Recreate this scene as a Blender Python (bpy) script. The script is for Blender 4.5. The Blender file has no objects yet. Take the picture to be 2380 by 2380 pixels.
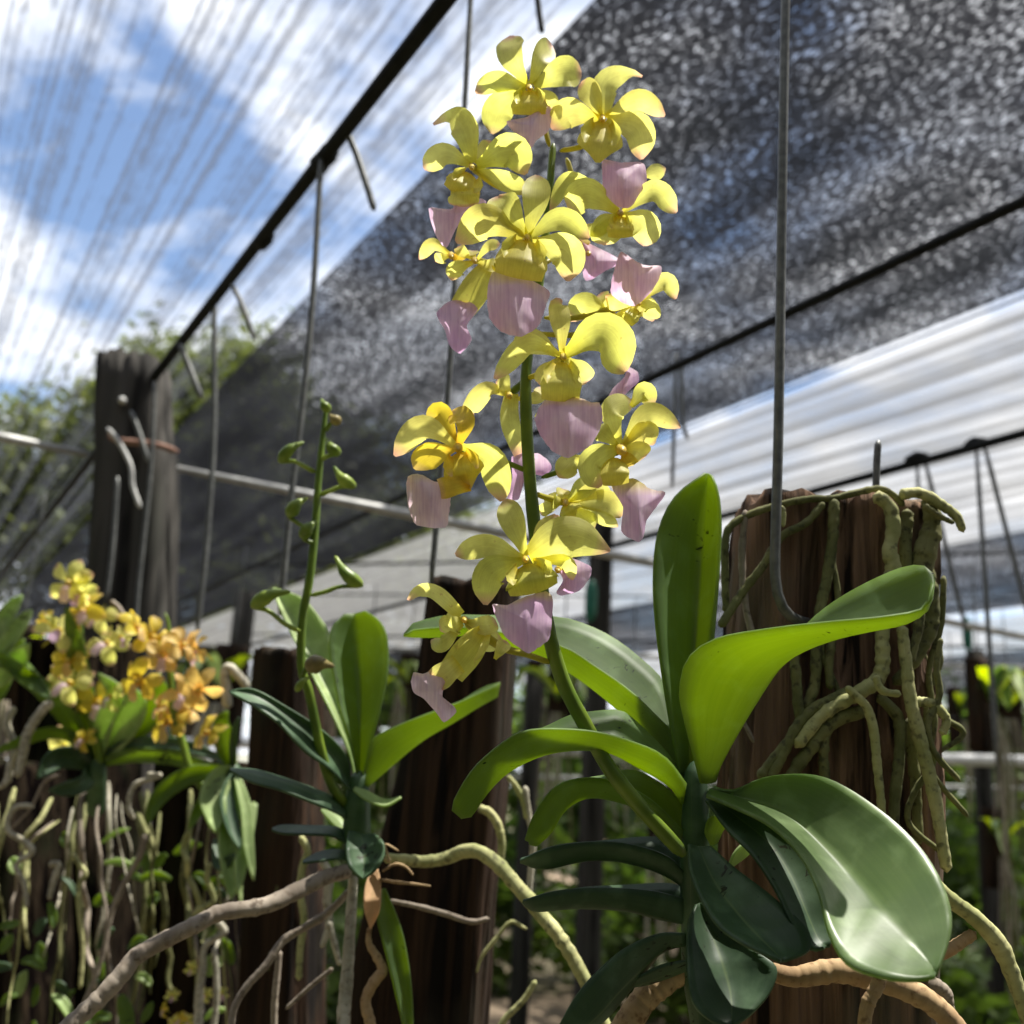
import bpy, math, random
from mathutils import Vector, Matrix, noise
random.seed(7)
scn = bpy.context.scene
C = scn.collection
R_ = math.radians

# ------------------------------------------------------------------ camera
CAM = Vector((0, 0, 1.2))
PITCH, ROLL = R_(15.0), R_(3.2)
FW = Vector((0, math.cos(PITCH), math.sin(PITCH)))
_r, _u = Vector((1, 0, 0)), Vector((0, -math.sin(PITCH), math.cos(PITCH)))
RT = _r*math.cos(ROLL) + _u*math.sin(ROLL)
UP = _u*math.cos(ROLL) - _r*math.sin(ROLL)
cd = bpy.data.cameras.new('camera'); cam = bpy.data.objects.new('camera', cd); C.objects.link(cam)
m3 = Matrix((RT, UP, -FW)).transposed()
cam.matrix_world = Matrix.Translation(CAM) @ m3.to_4x4()
cd.sensor_width = 36; cd.lens = 36; cd.clip_start = 0.01; cd.clip_end = 2000
cd.dof.use_dof = True; cd.dof.focus_distance = 0.41; cd.dof.aperture_fstop = 10.5
scn.camera = cam

# ------------------------------------------------------------------ sky and sun
SUN_EL, SUN_AZ = R_(69), R_(72)          # azimuth measured to the right of the view heading (+Y)
w = bpy.data.worlds.new('World'); scn.world = w; w.use_nodes = True
nt = w.node_tree; nt.nodes.clear(); N = nt.nodes.new; L = nt.links.new
out = N('ShaderNodeOutputWorld'); bg = N('ShaderNodeBackground'); bg.inputs[1].default_value = 0.088
sky = N('ShaderNodeTexSky'); sky.sky_type = 'NISHITA'; sky.sun_disc = False
sky.sun_elevation = SUN_EL; sky.sun_rotation = SUN_AZ; sky.air_density = 1.0; sky.dust_density = 0.6; sky.ozone_density = 1.5
tc = N('ShaderNodeTexCoord'); sep = N('ShaderNodeSeparateXYZ'); L(tc.outputs['Generated'], sep.inputs[0])
mx = N('ShaderNodeMath'); mx.operation = 'MAXIMUM'; mx.inputs[1].default_value = 0.0; L(sep.outputs[2], mx.inputs[0])
ad = N('ShaderNodeMath'); ad.operation = 'ADD'; ad.inputs[1].default_value = 0.18; L(mx.outputs[0], ad.inputs[0])
dv = N('ShaderNodeVectorMath'); dv.operation = 'DIVIDE'; L(tc.outputs['Generated'], dv.inputs[0]); L(ad.outputs[0], dv.inputs[1])
mp = N('ShaderNodeMapping'); mp.inputs['Location'].default_value = (2.35, 0.6, 0); mp.inputs['Scale'].default_value = (1.5, 1.5, 0.0); L(dv.outputs[0], mp.inputs[0])
nz = N('ShaderNodeTexNoise'); nz.inputs['Scale'].default_value = 1.5; nz.inputs['Detail'].default_value = 9; nz.inputs['Roughness'].default_value = 0.58; nz.inputs['Distortion'].default_value = 0.25; L(mp.outputs[0], nz.inputs[0])
rp = N('ShaderNodeValToRGB'); rp.color_ramp.elements[0].position = 0.38; rp.color_ramp.elements[1].position = 0.53; L(nz.outputs[0], rp.inputs[0])
nz2 = N('ShaderNodeTexNoise'); nz2.inputs['Scale'].default_value = 3.0; nz2.inputs['Detail'].default_value = 7; L(mp.outputs[0], nz2.inputs[0])
rp2 = N('ShaderNodeValToRGB'); e = rp2.color_ramp.elements; e[0].position = .3; e[1].position = .7
e[0].color = (4.0, 4.4, 5.2, 1); e[1].color = (8.0, 8.1, 8.3, 1); L(nz2.outputs[0], rp2.inputs[0])
mixw = N('ShaderNodeMixRGB'); L(rp.outputs[0], mixw.inputs[0]); L(sky.outputs[0], mixw.inputs[1]); L(rp2.outputs[0], mixw.inputs[2])
L(mixw.outputs[0], bg.inputs[0]); L(bg.outputs[0], out.inputs[0])
sd = bpy.data.lights.new('sun', 'SUN'); sd.energy = 5.0; sd.angle = R_(0.55); sd.color = (1, .955, .87)
sun = bpy.data.objects.new('sun', sd); C.objects.link(sun)
SD = Vector((math.sin(SUN_AZ)*math.cos(SUN_EL), math.cos(SUN_AZ)*math.cos(SUN_EL), math.sin(SUN_EL)))
sun.rotation_euler = SD.to_track_quat('Z', 'Y').to_euler(); sun.location = (0, 0, 30)
vs = scn.view_settings; vs.view_transform = 'Standard'; vs.look = 'None'; vs.exposure = 1.2; vs.gamma = 1
scn.render.engine = 'CYCLES'
cy = scn.cycles; cy.use_denoising = True; cy.max_bounces = 10; cy.transparent_max_bounces = 24
cy.diffuse_bounces = 5; cy.transmission_bounces = 6; cy.sample_clamp_indirect = 6

# ------------------------------------------------------------------ pixels to places
FPX = 2380.0
def ray(px, py): return FW + RT*((px-1190)/FPX) + UP*((1190-py)/FPX)
def at_y(px, py, Y):
    d = ray(px, py); return CAM + d*(Y/d.y)
def at_z(px, py, z):
    d = ray(px, py); return CAM + d*((z-CAM.z)/d.z)
def scale_at(p): return (p-CAM).dot(FW)/FPX          # metres for one photo pixel
class Reg:
    def __init__(s, x0, y0, k): s.x0, s.y0, s.k = x0, y0, k
    def __call__(s, x, y, Y): return at_y(s.x0+x*s.k, s.y0+y*s.k, Y)
    def px(s, x, y): return (s.x0+x*s.k, s.y0+y*s.k)
F0 = Reg(0, 0, 2380/1932)
R1 = Reg(940, 50, 700/1932); R2 = Reg(900, 650, 740/1932); R3 = Reg(880, 1100, 600/1932)
R4 = Reg(1500, 1050, 800/1932); R5 = Reg(1150, 1580, 1230/1932); R6 = Reg(500, 900, 700/1932)
R7 = Reg(450, 1580, 800/1932); R8 = Reg(0, 1280, 620/1089); R9 = Reg(1180, 1380, 500/1932)
R10 = Reg(0, 1280, 400/1486); R11 = Reg(0, 1800, 600/1932); R12 = Reg(1100, 1880, 600/1932); R13 = Reg(1980, 1880, 400/1546)
B1 = Reg(0, 0, 1100/1932); B3 = Reg(0, 700, 700/1932)

# ------------------------------------------------------------------ mesh helpers
def catmull(pts, n):
    P = [Vector(p) for p in pts]
    if len(P) == 2: return [P[0].lerp(P[1], i/(n-1)) for i in range(n)]
    d = [0]
    for a, b in zip(P, P[1:]): d.append(d[-1] + max((b-a).length, 1e-9))
    ext = [P[0]*2-P[1]] + P + [P[-1]*2-P[-2]]
    res = []
    for i in range(n):
        s = d[-1]*i/(n-1); k = 0
        while k < len(P)-2 and s > d[k+1]: k += 1
        t = (s-d[k])/(d[k+1]-d[k]); t = min(max(t, 0), 1)
        p0, p1, p2, p3 = ext[k:k+4]
        res.append(0.5*((2*p1)+(p2-p0)*t+(2*p0-5*p1+4*p2-p3)*t*t+(3*p1-p0-3*p2+p3)*t**3))
    return res
def lerp_list(v, n):
    res = []
    for i in range(n):
        s = (len(v)-1)*i/(n-1); k = min(int(s), len(v)-2); res.append(v[k]+(v[k+1]-v[k])*(s-k))
    return res
class MB:
    def __init__(s): s.v = []; s.f = []; s.uv = []
    def add(s, verts, faces, uvs):
        o = len(s.v); s.v += verts; s.f += [tuple(i+o for i in f) for f in faces]; s.uv += uvs
        return s
def grid_faces(n, m, wrap=False):
    f = []
    for i in range(n-1):
        for j in range(m if wrap else m-1):
            j2 = (j+1) % m
            f.append((i*m+j, i*m+j2, (i+1)*m+j2, (i+1)*m+j))
    return f
ORG = {}
def mesh_data(name, mb, mat, org, smooth=True):
    me = bpy.data.meshes.new(name)
    me.from_pydata([v-org for v in mb.v], [], mb.f)
    uvl = me.uv_layers.new(name='UVMap')
    for lp in me.loops: uvl.data[lp.index].uv = mb.uv[lp.vertex_index]
    if smooth: me.polygons.foreach_set('use_smooth', [True]*len(me.polygons))
    me.materials.append(mat); me.update()
    return me
def build(name, mb, mat, parent=None, org=None, smooth=True, solid=0):
    if parent is not None: org = ORG[parent.name]
    if org is None: org = Vector((0, 0, 0))
    org = Vector(org)
    o = bpy.data.objects.new(name, mesh_data(name, mb, mat, org, smooth)); C.objects.link(o)
    if parent is not None: o.parent = parent
    else: o.location = org
    ORG[o.name] = org
    if solid:
        md = o.modifiers.new('thickness', 'SOLIDIFY'); md.thickness = solid; md.offset = 0
    return o
def tag(o, label=None, cat=None, group=None, kind=None):
    for k, v in (('label', label), ('category', cat), ('group', group), ('kind', kind)):
        if v: o[k] = v
    return o
def thing(name, loc, label, cat, group=None):
    o = bpy.data.objects.new(name, None); C.objects.link(o); o.location = loc; o.empty_display_size = .02
    ORG[o.name] = Vector(loc); return tag(o, label, cat, group)

def tube(pts, rad, seg=10, n=None, wob=0.0, seed=0, rings=0.0, closed_tip=True):
    n = n or max(6, len(pts)*5)
    P = catmull(pts, n); r = lerp_list(list(rad), n) if hasattr(rad, '__len__') else [rad]*n
    mb = MB(); V = []; UV = []
    T = [(P[min(i+1, n-1)]-P[max(i-1, 0)]).normalized() for i in range(n)]
    a = T[0].orthogonal().normalized(); Ln = 0
    for i in range(n):
        a = (a - T[i]*a.dot(T[i])).normalized(); b = T[i].cross(a)
        if i: Ln += (P[i]-P[i-1]).length
        k = r[i]*(1+wob*noise.noise(Vector((i*.45, seed*7.1, 0)))+rings*(1 if i % 3 == 0 else 0))
        if i in (0, n-1): k *= 0.55
        for j in range(seg):
            t = 2*math.pi*j/seg
            q = k*(1+wob*.6*noise.noise(Vector((i*.3, j*.8, seed*3.3))))
            V.append(P[i]+a*(q*math.cos(t))+b*(q*math.sin(t))); UV.append((j/seg, Ln*20))
    fs = grid_faces(n, seg, True)
    V += [P[0]-T[0]*r[0]*.3, P[-1]+T[-1]*r[-1]*.5]; UV += [(0, 0), (0, Ln*20)]
    c0, c1 = n*seg, n*seg+1
    fs += [(c0, (j+1) % seg, j) for j in range(seg)] + [(c1, (n-1)*seg+j, (n-1)*seg+(j+1) % seg) for j in range(seg)]
    return mb.add(V, fs, UV)

PETAL = [.24, .34, .52, .76, .93, 1.0, .98, .87, .62, .12]
LEAFW = [.35, .62, .82, .95, 1, 1, .97, .9, .75, .5, .06]
def blade(pts, wmax, prof=PETAL, n=16, m=9, hint=None, roll=0.0, cup=.25, ruff=0.0, seed=0, twist=0.0):
    """a curved sheet along a spine; hint = direction its face looks"""
    P = catmull(pts, n); W = lerp_list(prof, n); V = []; UV = []
    for i in range(n):
        T = (P[min(i+1, n-1)]-P[max(i-1, 0)]).normalized()
        D = (hint if hint is not None else (CAM-P[i])).normalized()
        wd = T.cross(D)
        if wd.length < 1e-4: wd = T.orthogonal()
        wd.normalize(); nr = wd.cross(T)
        a = roll+twist*i/(n-1)
        wd, nr = wd*math.cos(a)+nr*math.sin(a), nr*math.cos(a)-wd*math.sin(a)
        h = W[i]*wmax*.5
        for j in range(m):
            s = -1+2*j/(m-1)
            z = cup*h*s*s + ruff*wmax*abs(s)**2*noise.noise(Vector((i*.6+seed*3.1, s*1.3, seed)))
            V.append(P[i]+wd*(h*s)+nr*z); UV.append((j/(m-1), i/(n-1)))
    return MB().add(V, grid_faces(n, m), UV)
def leafV(R, near, mid, far, Y, dn=-.012, df=.012, n=28, m=11, sharp=.5, dm=0.0):
    """a leaf from the run of its near edge, its midrib and its far edge; Y = distance along it"""
    Ys = lerp_list(Y, n)
    def run(pts):
        q = catmull([Vector((x, y, 0)) for x, y in pts], n); return [(p.x, p.y) for p in q]
    a, b, c = run(near), run(mid), run(far); V = []; UV = []
    for i in range(n):
        t = i/(n-1); k = math.sin(math.pi*min(max(t, .02), .98))**.5
        A = R(a[i][0], a[i][1], Ys[i]+dn*k); B = R(b[i][0], b[i][1], Ys[i]+dm*k); D = R(c[i][0], c[i][1], Ys[i]+df*k)
        for j in range(m):
            s = -1+2*j/(m-1)
            par = A*(s*(s-1)/2)+B*(1-s*s)+D*(s*(s+1)/2)
            lin = B.lerp(A, -s) if s < 0 else B.lerp(D, s)
            V.append(par.lerp(lin, sharp)); UV.append((j/(m-1), t))
    return MB().add(V, grid_faces(n, m), UV)
def sheet(R, outline, Y, bulge=.004, gx=0.0, gy=0.0, crease=0.0, n=44, rings=7, jag=.045, seed=0):
    """a bowed blade bounded by an outline; gx, gy = how it leans away to the right / downwards (m per m)"""
    pts = [Vector((x, y, 0)) for x, y in outline]; k = len(pts); cl = []
    per = n//k+1
    for i in range(k):
        p0, p1, p2, p3 = pts[i-1], pts[i], pts[(i+1) % k], pts[(i+2) % k]
        for q in range(per):
            t = q/per
            cr = 0.5*((2*p1)+(p2-p0)*t+(2*p0-5*p1+4*p2-p3)*t*t+(3*p1-p0-3*p2+p3)*t**3)
            cl.append(cr.lerp(p1.lerp(p2, t), .3))
    n = len(cl); c = sum(cl, Vector())/n
    x0 = min(p.x for p in cl); x1 = max(p.x for p in cl); y0 = min(p.y for p in cl); y1 = max(p.y for p in cl)
    sz = scale_at(R(c.x, c.y, Y))*R.k
    V = [R(c.x, c.y, Y-bulge)]; UV = [((c.x-x0)/(x1-x0), 1-(c.y-y0)/(y1-y0))]
    for r in range(1, rings+1):
        f = r/rings
        for j, p in enumerate(cl):
            g = f*(1+(jag*noise.noise(Vector((j*1.7, seed, 0))) if r == rings else 0))
            q = c+(p-c)*g; dx, dy = (q.x-c.x)*sz, (q.y-c.y)*sz
            yy = Y-bulge*(1-f*f)+gx*dx+gy*dy+crease*abs(dx)+.0045*f**3*noise.noise(Vector((dx*190, dy*190, seed)))+.0012*f*noise.noise(Vector((dx*90, dy*90, seed+3)))
            V.append(R(q.x, q.y, yy)); UV.append(((q.x-x0)/(x1-x0), 1-(q.y-y0)/(y1-y0)))
    fs = [(0, 1+j, 1+(j+1) % n) for j in range(n)]
    for r in range(rings-1):
        a, b = 1+r*n, 1+(r+1)*n
        fs += [(a+j, b+j, b+(j+1) % n, a+(j+1) % n) for j in range(n)]
    return MB().add(V, fs, UV)
def loft(path, wpx_half, depth, yaw=0.0, n=34, seg=56, seed=0, groove=.004, power=5.0, top_uneven=.004, bow=0.0):
    """weathered timber: a rounded-square section swept down a path of points, with cracks running along it"""
    P = catmull(path, n); W = lerp_list(wpx_half, n); V = []; UV = []
    ax, ay = Vector((math.cos(yaw), math.sin(yaw), 0)), Vector((-math.sin(yaw), math.cos(yaw), 0))
    Ln = 0
    for i in range(n):
        if i: Ln += (P[i]-P[i-1]).length
        for j in range(seg):
            t = 2*math.pi*j/seg; c, s = math.cos(t), math.sin(t)
            k = 1/((abs(c)**power+abs(s)**power)**(1/power))
            g = noise.noise(Vector((j*.55+seed*13, i*.05, seed)))
            g2 = noise.noise(Vector((j*1.9+seed*5, i*.12, 3+seed)))
            dd = groove*(min(0, g*2.2+.35)*1.6 + g2*.35)
            x, y = c*k*W[i], s*k*depth*.5
            v = P[i]+ax*x+ay*y
            d = (ax*c+ay*s)
            v = v+d*dd
            if i == 0: v = v+Vector((0, 0, 1))*(top_uneven*2*noise.noise(Vector((x*90, y*90, seed))))
            V.append(v); UV.append((j/seg, Ln*8))
    fs = grid_faces(n, seg, True)
    # end caps, ringed so that the sawn top has relief
    for i, sg in ((0, 1), (n-1, -1)):
        base = i*seg; prev = list(range(base, base+seg)); cen = P[i]
        for f in (.8, .55, .3):
            ring = []
            for j in range(seg):
                q = cen+(V[base+j]-cen)*f; q = q+Vector((0, 0, sg))*(top_uneven*(1-f*.6)*(.6+noise.noise(Vector((q.x*120, q.y*120, seed+4)))))
                ring.append(len(V)); V.append(q); UV.append((j/seg*f, Ln*8*f))
            for j in range(seg):
                j2 = (j+1) % seg
                fs.append((prev[j], ring[j], ring[j2], prev[j2]) if sg > 0 else (prev[j], prev[j2], ring[j2], ring[j]))
            prev = ring
        fs.append(tuple(prev) if sg < 0 else tuple(reversed(prev)))
    mb = MB(); mb.add(V, fs, UV); return mb

# ------------------------------------------------------------------ materials
def new_mat(name):
    m = bpy.data.materials.new(name); m.use_nodes = True; m.node_tree.nodes.clear()
    return m, m.node_tree, m.node_tree.nodes.new, m.node_tree.links.new
def col(c): return (*c, 1)
def noise_col(nt, vec, c1, c2, scale, detail=4, lo=.35, hi=.65, dist=0.0, mapping=None):
    N, L = nt.nodes.new, nt.links.new
    if mapping:
        mp = N('ShaderNodeMapping'); mp.inputs['Scale'].default_value = mapping; L(vec, mp.inputs[0]); vec = mp.outputs[0]
    nz = N('ShaderNodeTexNoise'); nz.inputs['Scale'].default_value = scale; nz.inputs['Detail'].default_value = detail; nz.inputs['Distortion'].default_value = dist; L(vec, nz.inputs[0])
    rp = N('ShaderNodeValToRGB'); e = rp.color_ramp.elements
    e[0].position, e[1].position = lo, hi; e[0].color, e[1].color = col(c1), col(c2); L(nz.outputs[0], rp.inputs[0])
    return rp.outputs[0], nz.outputs[0]
def mixc(nt, fac, a, b, mode='MIX'):
    m = nt.nodes.new('ShaderNodeMixRGB'); m.blend_type = mode
    for s, v in ((0, fac), (1, a), (2, b)):
        if hasattr(v, 'is_linked') or hasattr(v, 'links'): nt.links.new(v, m.inputs[s])
        else: m.inputs[s].default_value = v if s == 0 else col(v)
    return m.outputs[0]
def ramp(nt, sock, stops):
    r = nt.nodes.new('ShaderNodeValToRGB'); e = r.color_ramp.elements
    while len(e) < len(stops): e.new(.5)
    for el, (p, c) in zip(e, stops): el.position = p; el.color = col(c) if len(c) == 3 else c
    nt.links.new(sock, r.inputs[0]); return r.outputs[0]
def thin_shader(nt, diff, trans, fac, rough=.5, spec=.3, bump=None, bstr=.2, bdist=.001):
    N, L = nt.nodes.new, nt.links.new
    p = N('ShaderNodeBsdfPrincipled'); p.inputs['Roughness'].default_value = rough; p.inputs['Specular IOR Level'].default_value = spec
    L(diff, p.inputs['Base Color'])
    t = N('ShaderNodeBsdfTranslucent'); L(trans, t.inputs[0])
    if bump is not None:
        b = N('ShaderNodeBump'); b.inputs['Strength'].default_value = bstr; b.inputs['Distance'].default_value = bdist; L(bump, b.inputs['Height'])
        L(b.outputs[0], p.inputs['Normal']); L(b.outputs[0], t.inputs['Normal'])
    mx = N('ShaderNodeMixShader'); mx.inputs[0].default_value = fac; L(p.outputs[0], mx.inputs[1]); L(t.outputs[0], mx.inputs[2])
    o = N('ShaderNodeOutputMaterial'); L(mx.outputs[0], o.inputs[0])
def uv_xy(nt):
    u = nt.nodes.new('ShaderNodeTexCoord'); s = nt.nodes.new('ShaderNodeSeparateXYZ'); nt.links.new(u.outputs['UV'], s.inputs[0])
    return u, s.outputs[0], s.outputs[1]
def petal_mat(name, base, throat, tip, back, fac=.55, tip_lo=.86):
    m, nt, N, L = new_mat(name); u, ux, uy = uv_xy(nt)
    nzc, nzf = noise_col(nt, u.outputs['Object'], (0, 0, 0), (1, 1, 1), 70, 3)
    ofs = N('ShaderNodeMath'); ofs.operation = 'MULTIPLY_ADD'; ofs.inputs[1].default_value = .22; L(nzf, ofs.inputs[0])
    sub = N('ShaderNodeMath'); sub.operation = 'SUBTRACT'; L(uy, sub.inputs[0]); sub.inputs[1].default_value = .11; L(sub.outputs[0], ofs.inputs[2])
    c = ramp(nt, ofs.outputs[0], [(0, throat), (.3, base), (tip_lo-.06, base), (tip_lo+.1, tip)])
    mot, mf = noise_col(nt, u.outputs['Object'], (.86, .84, .8), (1.05, 1.05, 1.05), 160, 5)
    c = mixc(nt, 1.0, c, mot, 'MULTIPLY')
    br, _b = noise_col(nt, u.outputs['Object'], (0, 0, 0), (.6, .6, .6), 420, 3, .69, .77); c = mixc(nt, br, c, (.55, .36, .16))
    oi = N('ShaderNodeObjectInfo'); ov = ramp(nt, oi.outputs['Random'], [(0, (.90, .93, .72)), (.5, (1, 1, 1)), (1, (1.0, .93, .86))]); c = mixc(nt, 1.0, c, ov, 'MULTIPLY')
    # fine length-wise veins
    mp = N('ShaderNodeMapping'); mp.inputs['Scale'].default_value = (26, 1.2, 1); L(u.outputs['UV'], mp.inputs[0])
    vn = N('ShaderNodeTexNoise'); vn.inputs['Scale'].default_value = 1; vn.inputs['Detail'].default_value = 2; L(mp.outputs[0], vn.inputs[0])
    vr = ramp(nt, vn.outputs[0], [(.4, (.93, .92, .88)), (.6, (1, 1, 1))]); c = mixc(nt, 1.0, c, vr, 'MULTIPLY')
    t = mixc(nt, 1.0, c, back, 'MULTIPLY')
    thin_shader(nt, c, t, fac, .48, .25, vn.outputs[0], .12, .0006); return m
M = {}
M['petal'] = petal_mat('petal_yellow', (.93, .91, .36), (.90, .82, .11), (.86, .52, .50), (1.0, 1.02, .70), .66, .88)
M['petal_warm'] = petal_mat('petal_golden', (.92, .76, .13), (.90, .55, .04), (.90, .68, .35), (1.0, .95, .5))
M['petal_orange'] = petal_mat('petal_orange', (.94, .72, .32), (.85, .42, .08), (.90, .70, .45), (1.0, .9, .55))
def lip_mat(name, pink, pale, top, lo=.72, hi=.95):
    m, nt, N, L = new_mat(name); u, ux, uy = uv_xy(nt)
    a, af = noise_col(nt, u.outputs['Object'], pink, pale, 60, 4, .35, .7)
    k = N('ShaderNodeMath'); k.operation = 'MULTIPLY_ADD'; k.inputs[1].default_value = .2; L(af, k.inputs[0]); s = N('ShaderNodeMath'); s.operation = 'SUBTRACT'; s.inputs[1].default_value = .1; L(uy, s.inputs[0]); L(s.outputs[0], k.inputs[2])
    f = ramp(nt, k.outputs[0], [(lo, (0, 0, 0)), (hi, (1, 1, 1))])
    c = mixc(nt, f, a, top)
    mp = N('ShaderNodeMapping'); mp.inputs['Scale'].default_value = (22, 2, 1); L(u.outputs['UV'], mp.inputs[0])
    vn = N('ShaderNodeTexNoise'); vn.inputs['Scale'].default_value = 1; vn.inputs['Detail'].default_value = 3; L(mp.outputs[0], vn.inputs[0])
    vr = ramp(nt, vn.outputs[0], [(.35, (.86, .8, .88)), (.6, (1, 1, 1))]); c = mixc(nt, 1.0, c, vr, 'MULTIPLY')
    t = mixc(nt, 1.0, c, (1, .92, 1), 'MULTIPLY')
    thin_shader(nt, c, t, .6, .55, .2, vn.outputs[0], .15, .0006); return m
M['lip'] = lip_mat('lip_pink', (.80, .54, .77), (.92, .75, .87), (.86, .74, .24))
M['lip_blend'] = lip_mat('lip_pink_to_yellow', (.80, .54, .77), (.92, .75, .87), (.86, .76, .26), .80, 1.02)
M['petal_throat'] = petal_mat('petal_throat', (.87, .84, .24), (.84, .70, .07), (.87, .80, .22), (1.0, 1.0, .65), .6, .88)
M['lip_all'] = lip_mat('lip_all_pink', (.80, .53, .77), (.92, .75, .87), (.84, .62, .78), .8, 1.3)
M['lip_pale'] = lip_mat('lip_pale', (.80, .62, .68), (.88, .76, .74), (.86, .76, .5), .85, 1.2)
def simple(name, c1, c2, scale=40, rough=.6, spec=.3, bump=.3, bdist=.002, mapping=None, metal=0, detail=5, lo=.35, hi=.65, coord='Object'):
    m, nt, N, L = new_mat(name); tcn = N('ShaderNodeTexCoord')
    c, f = noise_col(nt, tcn.outputs[coord], c1, c2, scale, detail, lo, hi, 0, mapping)
    p = N('ShaderNodeBsdfPrincipled'); p.inputs['Roughness'].default_value = rough; p.inputs['Specular IOR Level'].default_value = spec; p.inputs['Metallic'].default_value = metal
    L(c, p.inputs['Base Color'])
    b = N('ShaderNodeBump'); b.inputs['Strength'].default_value = bump; b.inputs['Distance'].default_value = bdist; L(f, b.inputs['Height']); L(b.outputs[0], p.inputs['Normal'])
    o = N('ShaderNodeOutputMaterial'); L(p.outputs[0], o.inputs[0]); return m
def stem_mat(name, c1, c2, tr, fac=.2):
    m, nt, N, L = new_mat(name); tcn = N('ShaderNodeTexCoord')
    c, f = noise_col(nt, tcn.outputs['Object'], c1, c2, 60, 4); t = mixc(nt, 1, c, tr, 'MULTIPLY')
    thin_shader(nt, c, t, fac, .4, .4, f, .1, .0005); return m
M['stalk'] = stem_mat('flower_stalk', (.10, .17, .02), (.20, .29, .03), (1, 1, .5))
M['pedicel'] = stem_mat('pedicel', (.45, .42, .05), (.62, .55, .08), (1, 1, .5), .4)
M['column'] = stem_mat('column', (.74, .52, .08), (.80, .66, .14), (1, .9, .4), .35)
M['bud'] = stem_mat('bud_green', (.14, .22, .03), (.36, .46, .08), (1, 1, .5), .25)
M['bud_brown'] = stem_mat('bud_brown', (.16, .13, .05), (.34, .28, .10), (1, 1, .5), .15)
def leaf_mat(name, c1, c2, tr, fac=.45, rough=.5, spec=.4, spots=True):
    m, nt, N, L = new_mat(name); u, ux, uy = uv_xy(nt)
    c, f = noise_col(nt, u.outputs['Object'], c1, c2, 28, 5, .3, .7)
    mp = N('ShaderNodeMapping'); mp.inputs['Scale'].default_value = (34, 1.0, 1); L(u.outputs['UV'], mp.inputs[0])
    vn = N('ShaderNodeTexNoise'); vn.inputs['Scale'].default_value = 1; vn.inputs['Detail'].default_value = 3; L(mp.outputs[0], vn.inputs[0])
    vr = ramp(nt, vn.outputs[0], [(.35, (.93, .95, .92)), (.65, (1.03, 1.02, 1))]); c = mixc(nt, 1.0, c, vr, 'MULTIPLY')
    bl, _b = noise_col(nt, u.outputs['Object'], (.0, .0, .0), (.55, .55, .55), 75, 6, .50, .72, .4); c = mixc(nt, bl, c, [x*1.9+.03 for x in c2])
    # pale midrib line
    ab = N('ShaderNodeMath'); ab.operation = 'SUBTRACT'; ab.inputs[1].default_value = .5; L(ux, ab.inputs[0])
    ab2 = N('ShaderNodeMath'); ab2.operation = 'ABSOLUTE'; L(ab.outputs[0], ab2.inputs[0])
    mr = ramp(nt, ab2.outputs[0], [(.0, (.35, .35, .35)), (.03, (0, 0, 0))]); c = mixc(nt, mr, c, (.30, .40, .16))
    t = mixc(nt, 1.0, vr, tr, 'MULTIPLY')
    if spots:
        mp2 = N('ShaderNodeMapping'); mp2.inputs['Scale'].default_value = (1, 1, 1); mp2.inputs['Rotation'].default_value = (.3, .5, .9); L(u.outputs['Object'], mp2.inputs[0])
        _, sf = noise_col(nt, mp2.outputs[0], (0, 0, 0), (1, 1, 1), 330, 2, dist=.8, mapping=(1, .35, 1))
        _, lf = noise_col(nt, u.outputs['Object'], (0, 0, 0), (1, 1, 1), 22, 2)
        ml = N('ShaderNodeMath'); ml.operation = 'MULTIPLY'; L(sf, ml.inputs[0]); L(lf, ml.inputs[1])
        sr = ramp(nt, ml.outputs[0], [(.385, (0, 0, 0)), (.43, (1, 1, 1))])
        c = mixc(nt, sr, c, (.03, .035, .012)); t = mixc(nt, sr, t, (.03, .04, .0))
    thin_shader(nt, c, t, fac, rough, spec, f, .18, .0015); return m
M['leaf'] = leaf_mat('orchid_leaf', (.075, .13, .05), (.125, .20, .08), (.46, .58, .0), .56)
M['leaf_big'] = leaf_mat('orchid_leaf_bloom', (.10, .18, .055), (.19, .27, .11), (.36, .52, .03), .36, .38, .5, False)
M['leaf_blue'] = leaf_mat('orchid_leaf_bluish', (.040, .082, .045), (.075, .13, .065), (.16, .28, .03), .28, .46, .4)
M['leaf_pale'] = leaf_mat('orchid_leaf_pale', (.30, .40, .17), (.42, .50, .24), (.55, .75, .18), .40, .45, .4)
M['leaf_dead'] = leaf_mat('dead_leaf', (.62, .40, .22), (.78, .54, .34), (.8, .5, .25), .3, .7, .1, False)
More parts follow.
